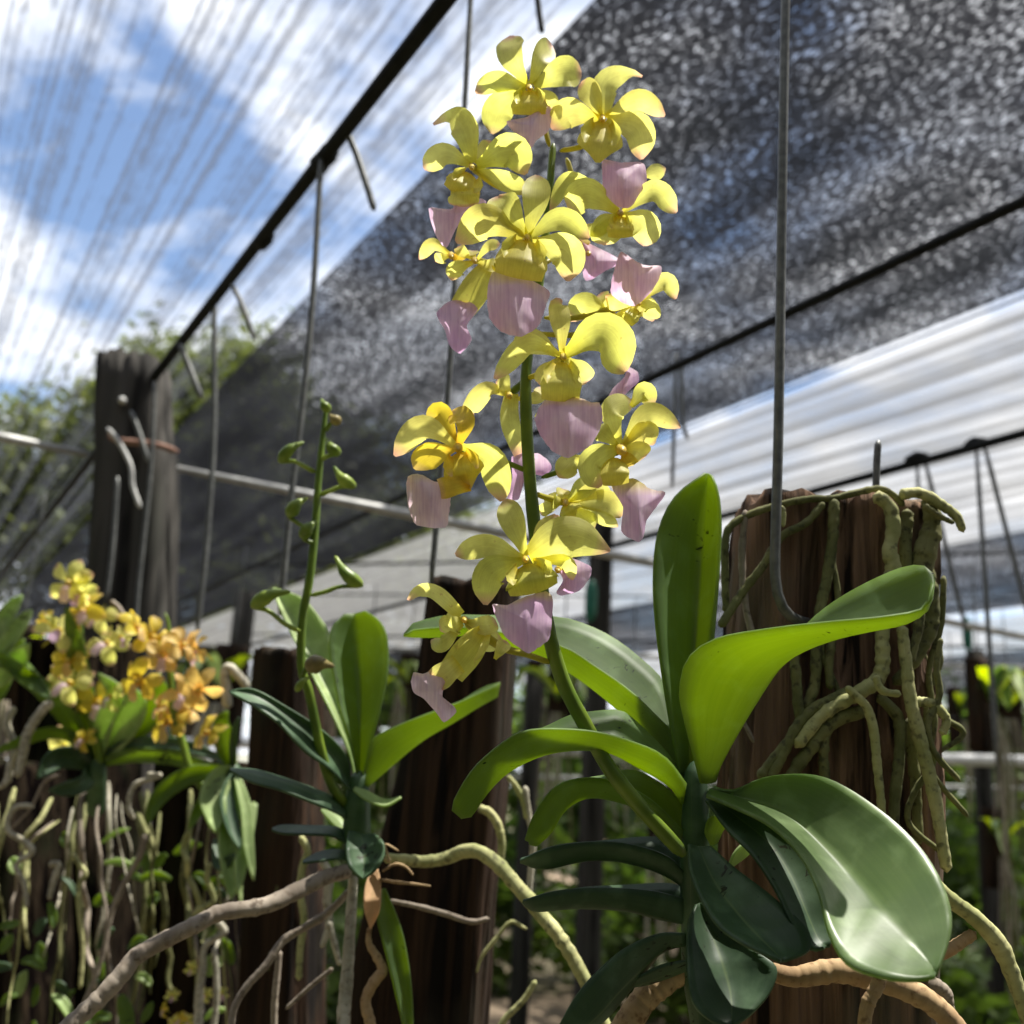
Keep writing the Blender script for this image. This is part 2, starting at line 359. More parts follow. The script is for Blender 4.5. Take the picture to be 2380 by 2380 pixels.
def root_mat(name, c1, c2, c3, rough=.8):
    m, nt, N, L = new_mat(name); tcn = N('ShaderNodeTexCoord')
    c, f = noise_col(nt, tcn.outputs['Object'], c1, c2, 55, 5)
    c2_, f2 = noise_col(nt, tcn.outputs['Object'], (0, 0, 0), (1, 1, 1), 240, 3, .55, .68); c = mixc(nt, c2_, c, c3)
    wv = N('ShaderNodeTexNoise'); wv.inputs['Scale'].default_value = 1; wv.inputs['Detail'].default_value = 3
    mp = N('ShaderNodeMapping'); mp.inputs['Scale'].default_value = (2.5, 14, 1); L(tcn.outputs['UV'], mp.inputs[0]); L(mp.outputs[0], wv.inputs[0])
    wr = ramp(nt, wv.outputs[0], [(.36, (.86, .84, .8)), (.6, (1, 1, 1))]); c = mixc(nt, 1, c, wr, 'MULTIPLY')
    p = N('ShaderNodeBsdfPrincipled'); p.inputs['Roughness'].default_value = rough; p.inputs['Specular IOR Level'].default_value = .2; L(c, p.inputs['Base Color'])
    b = N('ShaderNodeBump'); b.inputs['Strength'].default_value = .25; b.inputs['Distance'].default_value = .0008; L(wv.outputs[0], b.inputs['Height']); L(b.outputs[0], p.inputs['Normal'])
    o = N('ShaderNodeOutputMaterial'); L(p.outputs[0], o.inputs[0]); return m
M['root'] = root_mat('root_olive_shaded', (.12, .13, .05), (.22, .22, .095), (.07, .07, .035))  # olive tone of roots in shade, the shade put into the colour
M['root_lit'] = root_mat('root_yellow_green_sunlit', (.32, .34, .14), (.52, .51, .25), (.18, .18, .09))  # lit copy of the root material, sunlight put into the colour
M['root_brown'] = root_mat('root_tan', (.36, .24, .13), (.50, .36, .20), (.24, .15, .08))
M['root_grey'] = root_mat('root_grey', (.24, .20, .16), (.36, .31, .25), (.16, .13, .10))
M['root_white'] = root_mat('root_white', (.36, .34, .26), (.56, .53, .43), (.22, .20, .15))
def wood_mat(name, c1, c2, dark, lichen=(.16, .15, .09), sc=1.0):
    m, nt, N, L = new_mat(name); tcn = N('ShaderNodeTexCoord')
    c, f = noise_col(nt, tcn.outputs['Object'], c1, c2, 130*sc, 7, .36, .64, .3, (1, 1, .035))
    d, df = noise_col(nt, tcn.outputs['Object'], (0, 0, 0), (1, 1, 1), 75*sc, 6, .52, .60, .25, (1, 1, .05)); c = mixc(nt, d, c, dark)
    g, gf = noise_col(nt, tcn.outputs['Object'], (0, 0, 0), (1, 1, 1), 18*sc, 5, .52, .68, 0, (1, 1, .5)); c = mixc(nt, g, c, lichen)
    p = N('ShaderNodeBsdfPrincipled'); p.inputs['Roughness'].default_value = .88; p.inputs['Specular IOR Level'].default_value = .15; L(c, p.inputs['Base Color'])
    if 'black' in name: p.inputs['Specular IOR Level'].default_value = 0
    ms = N('ShaderNodeMath'); ms.operation = 'SUBTRACT'; L(f, ms.inputs[0]); L(df, ms.inputs[1])
    b = N('ShaderNodeBump'); b.inputs['Strength'].default_value = 1.0; b.inputs['Distance'].default_value = .006; L(ms.outputs[0], b.inputs['Height']); L(b.outputs[0], p.inputs['Normal'])
    o = N('ShaderNodeOutputMaterial'); L(p.outputs[0], o.inputs[0]); return m
M['wood'] = wood_mat('weathered_wood', (.10, .06, .038), (.27, .165, .105), (.016, .010, .007), (.13, .11, .075))
M['wood_dark'] = wood_mat('dark_wood', (.018, .011, .007), (.050, .028, .016), (.006, .004, .003), (.028, .024, .016))
M['wood_black'] = wood_mat('damp_black_wood', (.010, .008, .006), (.026, .019, .013), (.004, .003, .003), (.016, .018, .010))  # dark wood lowered again, the left corner's deep shade put into its colour
M['wood_grey'] = wood_mat('grey_post_wood', (.035, .033, .030), (.07, .065, .058), (.014, .013, .012), (.05, .05, .042), .4)
M['wire'] = simple('galvanised_wire', (.10, .105, .10), (.18, .185, .175), 200, .5, .5, .15, .0004, metal=.35)
M['pipe'] = simple('black_pipe', (.006, .007, .007), (.013, .014, .014), 60, .7, .15, .1, .0005)
M['pipe_grey'] = simple('grey_pipe', (.34, .34, .33), (.48, .48, .46), 30, .5, .5, .1, .0005, metal=.2)
M['pipe_white'] = simple('white_pipe', (.62, .63, .63), (.78, .79, .79), 30, .5, .5, .1, .0005)
M['rust'] = simple('rusty_tie', (.20, .11, .08), (.32, .19, .14), 90, .8, .2, .3, .0006)
M['string'] = simple('pale_string', (.45, .45, .43), (.62, .62, .6), 200, .8, .2, .3, .0005)
M['green'] = simple('green_paint', (.010, .10, .06), (.02, .16, .10), 40, .5, .4, .1, .0005)
M['bark'] = simple('bark', (.06, .045, .03), (.15, .12, .09), 9, .9, .1, .8, .02, (1, 1, .2))
def foliage_mat(name, a, b, tr, fac=.4):
    m, nt, N, L = new_mat(name); g = N('ShaderNodeTexCoord')
    c, f = noise_col(nt, g.outputs['Object'], a, b, 1.4, 5, .35, .65); t = mixc(nt, 1, c, tr, 'MULTIPLY')
    thin_shader(nt, c, t, fac, .5, .3); return m
M['tree_leaf'] = foliage_mat('tree_foliage', (.07, .09, .035), (.15, .165, .07), (1.4, 1.5, .7), .4)
M['shrub_leaf'] = foliage_mat('shrub_foliage', (.04, .07, .022), (.12, .17, .045), (1.6, 1.8, .6), .5)
def net_mat(name, a_lo, a_hi, thread, glow, vs_, us_, th_lo, th_hi, fine, spk=0.0, w1=1.0):
    """woven shade cloth: threads run along it, sky shows between them"""
    m, nt, N, L = new_mat(name); tcn = N('ShaderNodeTexCoord')
    _, f1 = noise_col(nt, tcn.outputs['Object'], (0, 0, 0), (1, 1, 1), 1.0, 3, mapping=(vs_, us_, 1))
    _, f2 = noise_col(nt, tcn.outputs['Object'], (0, 0, 0), (1, 1, 1), 1.0, 5, dist=.6, mapping=fine)
    w_ = N('ShaderNodeMath'); w_.operation = 'MULTIPLY'; w_.inputs[1].default_value = w1; L(f1, w_.inputs[0])
    a = N('ShaderNodeMath'); a.operation = 'MULTIPLY_ADD'; a.inputs[1].default_value = spk; L(f2, a.inputs[0]); L(w_.outputs[0], a.inputs[2])
    b = N('ShaderNodeMapRange'); b.inputs[1].default_value = th_lo; b.inputs[2].default_value = th_hi; b.inputs[3].default_value = a_lo; b.inputs[4].default_value = a_hi; L(a.outputs[0], b.inputs[0])
    d = N('ShaderNodeBsdfDiffuse'); d.inputs[0].default_value = col(thread)
    t = N('ShaderNodeBsdfTranslucent'); L(ramp(nt, f1, [(.36, [g*.45 for g in glow]), (.62, glow)]), t.inputs[0])
    ds = N('ShaderNodeMixShader'); ds.inputs[0].default_value = .5; L(d.outputs[0], ds.inputs[1]); L(t.outputs[0], ds.inputs[2])
    tr = N('ShaderNodeBsdfTransparent')
    mx = N('ShaderNodeMixShader'); L(b.outputs[0], mx.inputs[0]); L(tr.outputs[0], mx.inputs[1]); L(ds.outputs[0], mx.inputs[2])
    o = N('ShaderNodeOutputMaterial'); L(mx.outputs[0], o.inputs[0]); return m
M['net_thin'] = net_mat('thin_net', .02, .62, (.05, .055, .065), (.085, .09, .105), 38, .05, .62, .80, (40, 11, 1), .36)
M['net_dense'] = net_mat('black_shade_cloth', .99, .22, (.014, .015, .017), (.020, .021, .025), 4.5, .7, .68, .85, (80, 44, 1), 1.0, .30)
M['net_white'] = net_mat('pale_net', .95, .55, (.16, .16, .16), (.33, .33, .33), 14, .10, .50, .85, (36, 5, 1), .4)

M['net_light_block'] = net_mat('light_block_cloth', .995, .6, (.020, .021, .023), (.030, .032, .036), 4, 1.5, .66, .98, (30, 30, 30), 1.0, .35)  # for the unseen cloth added to hold back fill light
# ------------------------------------------------------------------ setting: ground, nets, pipes
AL = R_(30.8)                                   # the roof runs this far to the left of the view heading
LV, VV = Vector((-math.sin(AL), math.cos(AL), 0)), Vector((math.cos(AL), math.sin(AL), 0))
def vof(R, x, y, z):
    p = at_z(*R.px(x, y), z); return (p-CAM).dot(VV)
ZR, ZP = 3.2, 1.8
m, nt, N, L = new_mat('ground_soil'); tcn = N('ShaderNodeTexCoord')
c, f = noise_col(nt, tcn.outputs['Object'], (.20, .15, .10), (.34, .26, .18), 2.5, 8)
g, gf = noise_col(nt, tcn.outputs['Object'], (0, 0, 0), (1, 1, 1), .35, 6, .48, .56); c = mixc(nt, g, c, (.06, .09, .03))
p = N('ShaderNodeBsdfPrincipled'); p.inputs['Roughness'].default_value = .95; L(c, p.inputs['Base Color'])
b = N('ShaderNodeBump'); b.inputs['Strength'].default_value = .6; b.inputs['Distance'].default_value = .04; L(f, b.inputs['Height']); L(b.outputs[0], p.inputs['Normal'])
o = N('ShaderNodeOutputMaterial'); L(p.outputs[0], o.inputs[0]); M['ground'] = m
S = 600
gm = MB().add([Vector((-S, -S, 0)), Vector((S, -S, 0)), Vector((S, S, 0)), Vector((-S, S, 0))], [(0, 1, 2, 3)], [(0, 0), (1, 0), (1, 1), (0, 1)])
tag(build('ground', gm, M['ground'], smooth=False), kind='structure')

def net(v0, v1, mat, label, u0=-5.0, u1=17.0, z=ZR, sag=.05):
    nv, nu = 8, 60; V = []; UV = []
    for i in range(nu):
        for j in range(nv):
            u = u0+(u1-u0)*i/(nu-1); v = v0+(v1-v0)*j/(nv-1)
            V.append(Vector((v, u, z-sag*math.sin(math.pi*j/(nv-1))*(.6+.4*math.sin(u*1.3+v)))));
            UV.append((v, u))
    o = bpy.data.objects.new('shade_net', mesh_data('shade_net', MB().add(V, grid_faces(nu, nv), UV), mat, Vector((0, 0, 0)))); C.objects.link(o)
    o.location = (CAM.x, CAM.y, 0); o.rotation_euler = (0, 0, AL)
    return tag(o, label, 'shade net', 'shade nets of the roof')
vA = vof(F0, 800, 330, ZR); vB = vof(F0, 1600, 680, ZR); vC = vof(F0, 1850, 1018, ZR)
vA0 = vof(F0, 775, 318, ZR)
net(-1.35, vA0, M['net_thin'], 'thin streaky net over the left half of the roof, sky showing through', u0=-1.0)
net(vA, vB, M['net_dense'], 'wide band of black shade cloth slanting across the upper right')
net(vB+.10, vC, M['net_white'], 'bright white band of thin netting above the wooden slab')
net(vC, vC+2.6, M['net_dense'], 'dark band of shade cloth below the bright white band')
net(vC+3.0, vC+5.2, M['net_white'], 'narrow pale band of netting low on the right', u0=0)
net(vC+5.2, vC+9.5, M['net_dense'], 'farthest dark band of shade cloth, low above the shrubs', u0=0)
net(-3.7, -1.35, M['net_dense'], 'added black cloth left of the thin net, cutting sky light', u0=-1.0)  # added outside the view to lower the ambient sky light
net(-3.7, vA0, M['net_dense'], 'added black cloth above and behind the viewer, cutting sky light', u0=-5, u1=-1.0)  # added overhead and behind, so less sky light reaches camera-facing sides

def light_block(p0, p1, label):
    V = []; UV = []; nh, nz_ = 40, 10
    for i in range(nh):
        for j in range(nz_):
            q = p0.lerp(p1, i/(nh-1)); V.append(Vector((q.x, q.y, ZR*j/(nz_-1)))+VV*(.06*math.sin(i*.9+j*.3))+LV*(.06*math.sin(i*.9+j*.3))); UV.append((i*.4, j*.35))
    me = mesh_data('shade_net', MB().add(V, grid_faces(nh, nz_), UV), M['net_light_block'], Vector((0, 0, 0)))
    o = bpy.data.objects.new('shade_net', me); C.objects.link(o)
    return tag(o, label, 'shade net', 'added light-blocking nets on the sides')
g0 = Vector((CAM.x, CAM.y, 0))
light_block(g0+VV*-3.6+LV*-5, g0+VV*-3.6+LV*17, 'added unseen black cloth on the left side, cutting fill light')  # unseen, added to reduce fill light from the left
light_block(g0+VV*-3.6+LV*-5, g0+VV*9+LV*-5, 'added unseen black cloth behind the viewer, cutting fill light')  # unseen, added to darken the fill on surfaces facing the camera

def straight(name, p0, p1, r, mat, label, cat, group=None, seg=10, n=8):
    o = build(name, tube([p0, p1], r, seg, n), mat, org=p0); return tag(o, label, cat, group)
def along(R, x, y, z, u0, u1):
    v = vof(R, x, y, z); c = Vector((CAM.x, CAM.y, z)); return c+VV*v+LV*u0, c+VV*v+LV*u1
pipes = [(F0, 605, 305, 'long black pipe crossing the upper left, wires hooked over it', .0072),
         (F0, 1600, 537, 'thin black cable running under the black shade cloth', .0062),
         (F0, 1650, 895, 'thin black cable crossing the bright white band', .0075)]
PV = []
for R, x, y, lab, r in pipes:
    a, b_ = along(R, x, y, ZP, -1.5, 9.0); PV.append(vof(R, x, y, ZP))
    straight('support_pipe', a, b_, r, M['pipe'], lab, 'pipe', 'support pipes under the nets', 10, 40)
# edge cables of the cloth
a, b_ = along(F0, 1600, 690, ZR-.03, -2, 30); straight('edge_cable', a, b_, .006, M['pipe'], 'thin dark cable along the lower edge of the black cloth', 'cable', None, 8, 40)
# ------------------------------------------------------------------ background: trees, shrubs, posts, bars
def leaf_cloud(center, rad, count, size, clumps, seed, flat=.85):
    rnd = random.Random(seed); V = []; F = []; UV = []; cs = []
    for i in range(clumps):
        while True:
            q = Vector((rnd.uniform(-1, 1), rnd.uniform(-1, 1), rnd.uniform(-1, 1)))
            if .25 < q.length < 1: break
        cs.append((center+Vector((q.x*rad, q.y*rad, q.z*rad*flat)), rad*rnd.uniform(.16, .34)))
    for i in range(count):
        c, r = cs[i % clumps]
        q = Vector((rnd.gauss(0, .5), rnd.gauss(0, .5), rnd.gauss(0, .45)))*r*1.3+c
        a = Vector((rnd.uniform(-1, 1), rnd.uniform(-1, 1), rnd.uniform(-.6, .6))).normalized(); b = a.orthogonal().normalized()
        b = b*math.cos(i)+a.cross(b)*math.sin(i); s = size*rnd.uniform(.6, 1.3)
        k = len(V); V += [q-a*s, q+b*s*.45, q+a*s, q-b*s*.45]; F.append((k, k+1, k+2, k+3)); UV += [(0, 0), (1, 0), (1, 1), (0, 1)]
    return MB().add(V, F, UV), cs
def tree(center, rad, label, seed, count=5200, size=.10, clumps=46, group='trees outside the shade house', mat='tree_leaf'):
    base = Vector((center.x, center.y, 0)); t = thing('tree', base, label, 'tree', group)
    mb, cs = leaf_cloud(center, rad, count, size, clumps, seed); build('crown', mb, M[mat], t, smooth=False)
    tr = build('trunk', tube([base-Vector((0, 0, .1)), base+Vector((.1, .05, center.z*.5)), center], [rad*.11, rad*.08, rad*.03], 8, 12, .15, seed), M['bark'], t)
    for c, r in cs[::7]:
        build('limb', tube([base+Vector((.05, .02, center.z*.62)), (base+Vector((0, 0, center.z*.8))).lerp(c, .5), c], [rad*.05, rad*.03, rad*.01], 6, 8, .1, seed), M['bark'], tr)
    return t
for x, y, Y, r, lab in [(215, 880, 19.0, 2.2, 'rounded green tree rising just left of the dark post'), (425, 860, 21, 2.7, 'tallest leafy tree, behind the upper black pipe'),
                        (-40, 1010, 19, 1.6, 'low green tree at the far left edge'), (640, 1010, 23, 3.0, 'leafy tree seen through the black cloth beside the budding spike'),
                        (330, 1080, 20, 2.8, 'dense tree low behind the dark post'), (820, 1090, 25, 3.0, 'tree low behind the yellow flowers')]:
    tree(F0(x, y, Y), r, lab, int(x), 15000 if x in (215, 425) else 7000, .13)
rnd = random.Random(3)
far_x = [-17, -12, -7.5, -3, 1.5, 5.5, 10, 15, 20]
far_n = ['farthest left tree of the backdrop behind the hanging roots', 'backdrop tree behind the left orchids', 'backdrop tree behind the budding orchid', 'backdrop tree behind the dark brown slab',
         'backdrop tree behind the flower stalk', 'backdrop tree behind the wooden slab', 'backdrop tree right of the wooden slab', 'backdrop tree low at the right edge', 'backdrop tree just beyond the right edge']
for i, X in enumerate(far_x):
    tree(Vector((X*1.25+rnd.uniform(-1, 1), 27+rnd.uniform(-2, 2), 1.9+rnd.uniform(-.2, .4))), 2.3+rnd.uniform(-.3, .3), far_n[i], 40+i, 2600, .26, 40, 'far backdrop trees', 'shrub_leaf')
def shrub(pos, rad, label, seed, size=.05, count=1500):
    t = thing('shrub', (pos.x, pos.y, 0), label, 'shrub', 'low shrubs on the ground')
    mb, cs = leaf_cloud(Vector((pos.x, pos.y, rad*.75)), rad, count, size, 26, seed, .8); build('foliage', mb, M['shrub_leaf'], t, smooth=False)
    for c, r in cs[::5]: build('stem', tube([Vector((pos.x, pos.y, -.02)), c], [.012, .006], 5, 5), M['bark'], t)
spots = [(1.1, 6.0, .62, 'shrub nearest behind the arching root below the stalk'), (2.1, 7.2, .7, 'leafy shrub between the stalk and the wooden slab'), (.1, 7.0, .6, 'shrub behind the brown slab'),
         (2.9, 5.6, .62, 'sunlit shrub right of the big front leaf'), (3.9, 6.6, .75, 'shrub in the lower right corner'), (3.4, 8.6, .7, 'shrub behind the lower right corner shrub'),
         (5.2, 8.0, .8, 'shrub beyond the right edge of the slab'), (-1.2, 7.5, .6, 'shrub behind the budding orchid'), (-2.4, 6.5, .7, 'shrub behind the left orchids'), (.9, 10, .8, 'distant shrub by the sandy path'),
         (5.0, 11, .9, 'distant shrub low on the right'), (-3.6, 7.5, .8, 'shrub at the far left'), (1.75, 4.6, .5, 'small shrub beneath the orchid leaves'), (3.0, 4.3, .5, 'small shrub in the bottom right corner'), (-.6, 4.9, .5, 'small shrub beneath the hanging roots'), (2.3, 11.5, .8, 'distant shrub behind the flower stalk')]
for i, (X, Y, r, lab) in enumerate(spots): shrub(Vector((X, Y, 0)), r, lab, 100+i, .045+.004*Y, 1500)
def back_post(x, Y, ztop, r, lab, band=None):
    b = F0(x, 1200, Y); t = thing('roof_post', (b.x, b.y, 0), lab, 'post', 'roof posts in the background')
    build('shaft', loft([Vector((b.x, b.y, ztop)), Vector((b.x, b.y, ztop*.5)), Vector((b.x, b.y, -.1))], [r, r, r], r*2, 0.3, 12, 24, x, .003, 6), M['wood_grey'], t)
    if band:
        c = F0(x-13, (band[0]+band[1])/2, Y-.08); h = (band[1]-band[0])*.5*scale_at(c)*F0.k
        build('green_sleeve', tube([c+Vector((0, 0, h)), c-Vector((0, 0, h))], .024, 10, 6), M['green'], t)
back_post(1128, 4.0, 2.35, .042, 'dark post behind the flower stalk with a green sleeve', (1095, 1170))
back_post(1838, 5.2, 2.0, .035, 'thin dark post right of the wooden slab with a green sleeve', (1165, 1225))
back_post(455, 4.4, 1.95, .045, 'dark post behind the budding spike')
back_post(1012, 5.0, 1.75, .04, 'dark post between the brown slab and the flower stalk')
back_post(700, 6.2, 1.9, .05, 'distant dark post right of the budding spike')
a = F0(300, 1398, 4.2); b_ = F0(2100, 1440, 4.2)
straight('bench_rail', a, b_, .024, M['pipe_white'], 'white horizontal rail crossing the background at slab height', 'rail', None, 10, 10)
a = F0(900, 1465, 6.5); b_ = F0(2150, 1494, 6.5)
straight('bench_rail', a, b_, .016, M['pipe_grey'], 'thin grey rail below the white rail', 'rail', None, 8, 8)
a = F0(700, 1222, 7.5); b_ = F0(2150, 1268, 7.5)
straight('bench_rail', a, b_, .02, M['pipe_grey'], 'thin grey rail high in the right background', 'rail', None, 8, 8)

for i, (y0, y1, Y, lab) in enumerate([(1068, 1040, 5.0, 'thin dark wire under the white band'), (1196, 1226, 6.0, 'thin dark wire across the middle distance'), (1330, 1362, 5.2, 'thin dark wire just above the white rail'), (1120, 1132, 8.0, 'faint distant wire below the bright gap')]):
    straight('guy_wire', F0(450, y0, Y), F0(2150, y1, Y), .007, M['pipe'], lab, 'wire', 'thin wires across the background', 6, 10)
# ------------------------------------------------------------------ timber post on the left, its cross rod and ties
PY = 1.58
tp = F0(255, 692, PY); tp = Vector((tp.x, tp.y, tp.z)); s_ = scale_at(tp)*F0.k
post = thing('timber_post', (tp.x, tp.y, 0), 'thick dark timber post with rounded top at left', 'post')
pm = F0(246, 1160, PY); path = [tp, tp.lerp(pm, .06), tp.lerp(pm, .2), pm, Vector((pm.x+(pm.x-tp.x)*2, PY, -.1))]
build('shaft', loft(path, [56*s_, 68*s_, 72*s_, 76*s_, 78*s_], .13, .05, 30, 48, 5, .005, 6, .006), M['wood_grey'], post)
build('tie_wire', tube([F0(205, 822, PY-.085), F0(230, 832, PY-.088), F0(290, 838, PY-.085), F0(335, 852, PY-.075)], .005, 8, 12), M['rust'], post)
build('pale_knob', tube([F0(232, 758, PY-.05), F0(230, 754, PY-.082)], .006, 10, 6), M['string'], post)  # pale knob put in place of a white hole in the post
cr = F0(335, 884, PY-.02); cr2 = cr+VV*3.2; cr2.z = cr.z
straight('cross_rod', cr, cr2, .0095, M['pipe_grey'], 'grey rod running right from the dark timber post', 'rod')
l0 = F0(165, 857, PY-.03); straight('cross_rod', l0, l0-VV*1.6, .0095, M['pipe_grey'], 'grey rod running left from the dark timber post', 'rod')
def wire(R, pts, Y, r, label, mat='wire', name='hanging_wire', cat='wire', group='wires hanging from the pipes', n=None, seg=8):
    P = [R(*p, Y) if len(p) == 2 else R(*p) for p in pts]
    return tag(build(name, tube(P, r, seg, n or len(P)*6), M[mat], org=P[0]), label, cat, group)
wire(F0, [(606, 300), (590, 560), (570, 770), (550, 930), (528, 1160)], .90, .0030, 'wire dropping from the black pipe behind the budding spike')
wire(F0, [(893, -90), (880, 140), (851, 650), (838, 830), (812, 1115)], .70, .0022, 'wire running down behind the tall yellow flower spike')
wire(F0, [(404, 560), (404, 800), (392, 1000), (372, 1190)], 1.25, .0036, 'pale wire hanging between the dark post and the budding spike')
wire(F0, [(292, 720), (285, 880), (262, 1100), (255, 1200)], 1.40, .0032, 'wire hanging in front of the right half of the dark post')
wire(F0, [(222, 900), (212, 1040), (200, 1130)], 1.42, .0036, 'wire hanging in front of the left half of the dark post')
wire(F0, [(1275, 668), (1272, 800), (1268, 920)], 1.55, .0032, 'wire hanging from the cable right of the upper flowers')
wire(F0, [(1285, 680), (1288, 790), (1297, 828)], 1.55, .0036, 'bent wire end beside the thin wire right of the flowers', 'wire', 'wire_hook')
wire(F0, [(1012, -20), (1018, 30), (1023, 62)], .9, .0032, 'short bent wire end above the topmost flower', 'pipe', 'wire_hook')
wire(F0, [(655, 250), (672, 290), (692, 350), (706, 396)], .86, .0032, 'bent wire end dangling from the black pipe', 'wire', 'wire_hook')
wire(F0, [(437, 537), (452, 565), (470, 610), (480, 640)], 1.12, .0030, 'faint bent wire end hooked lower on the black pipe', 'wire', 'wire_hook')
wire(F0, [(340, 650), (352, 680), (380, 752)], 1.3, .0042, 'grey wire end hooked on the pipe above the dark post', 'wire', 'wire_hook')
wire(F0, [(203, 808), (225, 835), (247, 880), (250, 915), (264, 957)], 1.44, .0036, 'pale bent strap end hanging on the dark post', 'string', 'strap')
wire(F0, [(247, 776), (262, 815), (280, 870)], 1.46, .004, 'grey wire end leaning on the dark post below the pipe', 'wire', 'wire_hook')
for i, (x, y) in enumerate([(1730, 873), (1842, 847)]):
    h = at_z(*F0.px(x, y), ZP)
    for dx, ln, nm in ((0, .55, 'straight'), (.07, .30, 'slanting')):
        p0 = h+Vector((dx*.2, 0, .01)); p1 = h+Vector((dx, 0, -ln)); p1_ = p0.lerp(p1, .5)
        tag(build('hanging_wire', tube([p0, p1_, p1], .0042, 8, 8), M['wire'], org=p0), f'{nm} wire on the {"left" if i == 0 else "right"} of two knots over the white band', 'wire', 'wires hanging from the pipes')
    tag(build('wire_knot', tube([h+LV*.025+Vector((0, 0, .004)), h+Vector((0, 0, .010)), h-LV*.025+Vector((0, 0, .004))], [.006, .013, .006], 8, 9, .3, i), M['pipe'], org=h), f'dark wire knot, {"left" if i == 0 else "right"} of two on the cable over the white band', 'knot')
for i, (x, y, lab) in enumerate([(612, 300, 'dark wire knot on the black pipe above the budding spike'), (497, 452, 'dark wire knot midway down the black pipe')]):
    h = at_z(*F0.px(x, y), ZP)
    tag(build('wire_knot', tube([h+LV*.02+Vector((0, 0, .003)), h, h-LV*.02+Vector((0, 0, .003))], [.008, .0105, .008], 8, 9, .3, i), M['pipe'], org=h), lab, 'knot')

# ------------------------------------------------------------------ timber slabs the orchids grow on
def slab(label, pts, halfs, Y, depth, yaw, seed, mat, groove, R=F0, uneven=.004, power=6):
    P = [R(x, y, Y) for x, y in pts]; k = scale_at(P[0])*R.k
    o = build('wood_slab', loft(P, [h*k for h in halfs], depth, yaw, 40, 72, seed, groove, power, uneven), M[mat], org=P[-1])
    return tag(o, label, 'wood slab', 'wooden slabs the orchids grow on')
AY = .515
slab('big weathered brown slab wrapped in roots at right', [(1572, 962), (1568, 976), (1562, 1300), (1556, 1700), (1552, 2080)], [168, 180, 180, 168, 156], AY, .062, .04, 11, 'wood', .0085)
slab('dark brown slab behind the lowest flowers', [(900, 1108), (896, 1116), (868, 1400), (815, 1700), (770, 2080)], [78, 84, 100, 112, 118], .78, .06, -.2, 21, 'wood_dark', .004)
slab('narrow dark slab behind the budding orchid', [(546, 1232), (545, 1242), (540, 1500), (535, 1800), (532, 2050)], [50, 54, 58, 62, 62], .98, .06, -.3, 31, 'wood_dark', .004)
slab('dark slab behind the orange flowers', [(385, 1440), (384, 1452), (380, 1700), (378, 2060)], [62, 66, 72, 74], 1.12, .09, -.4, 41, 'wood_black', .004)
slab('dark slab behind the yellow flowers at left', [(150, 1215), (148, 1226), (150, 1500), (152, 2060)], [90, 96, 100, 104], 1.30, .10, -.45, 51, 'wood_black', .005)
slab('dark slab at the lower left corner', [(20, 1440), (20, 1450), (22, 1700), (24, 2080)], [70, 78, 80, 82], 1.18, .10, -.45, 61, 'wood_black', .005)
wire(F0, [(1486, -120), (1482, 0), (1475, 400), (1469, 800), (1463, 1020), (1463, 1090), (1470, 1130), (1486, 1158, .470), (1512, 1172, .482), (1550, 1180, .50)], .467, .0024, 'thick galvanised wire in front, bent under the big brown slab', n=60, seg=12)
wire(F0, [(1657, 832), (1654, 880), (1651, 990)], .52, .0020, 'short wire stub standing on top of the big brown slab', 'wire', 'wire_stub')

# ------------------------------------------------------------------ orchid builder pieces
def leaf(parent, mb, mat='leaf', thick=.0012, label=None):
    return tag(build('leaf', mb, M[mat], parent, solid=thick), label)
def root(parent, R, pts, wpx, Y, mat='root', seed=0, seg=10, wob=.14, name='root', n=None, squash=None):
    P = []
    Ys = lerp_list(Y if hasattr(Y, '__len__') else [Y, Y], len(pts))
    for (x, y), yy in zip(pts, Ys): P.append(R(x, y, yy))
    k = scale_at(P[0])*R.k
    ws = wpx if hasattr(wpx, '__len__') else [wpx, wpx*.98, wpx*.9]
    return build(name, tube(P, [v*k*.5 for v in ws], seg, n or max(14, len(P)*8), wob, seed), M[mat], parent)
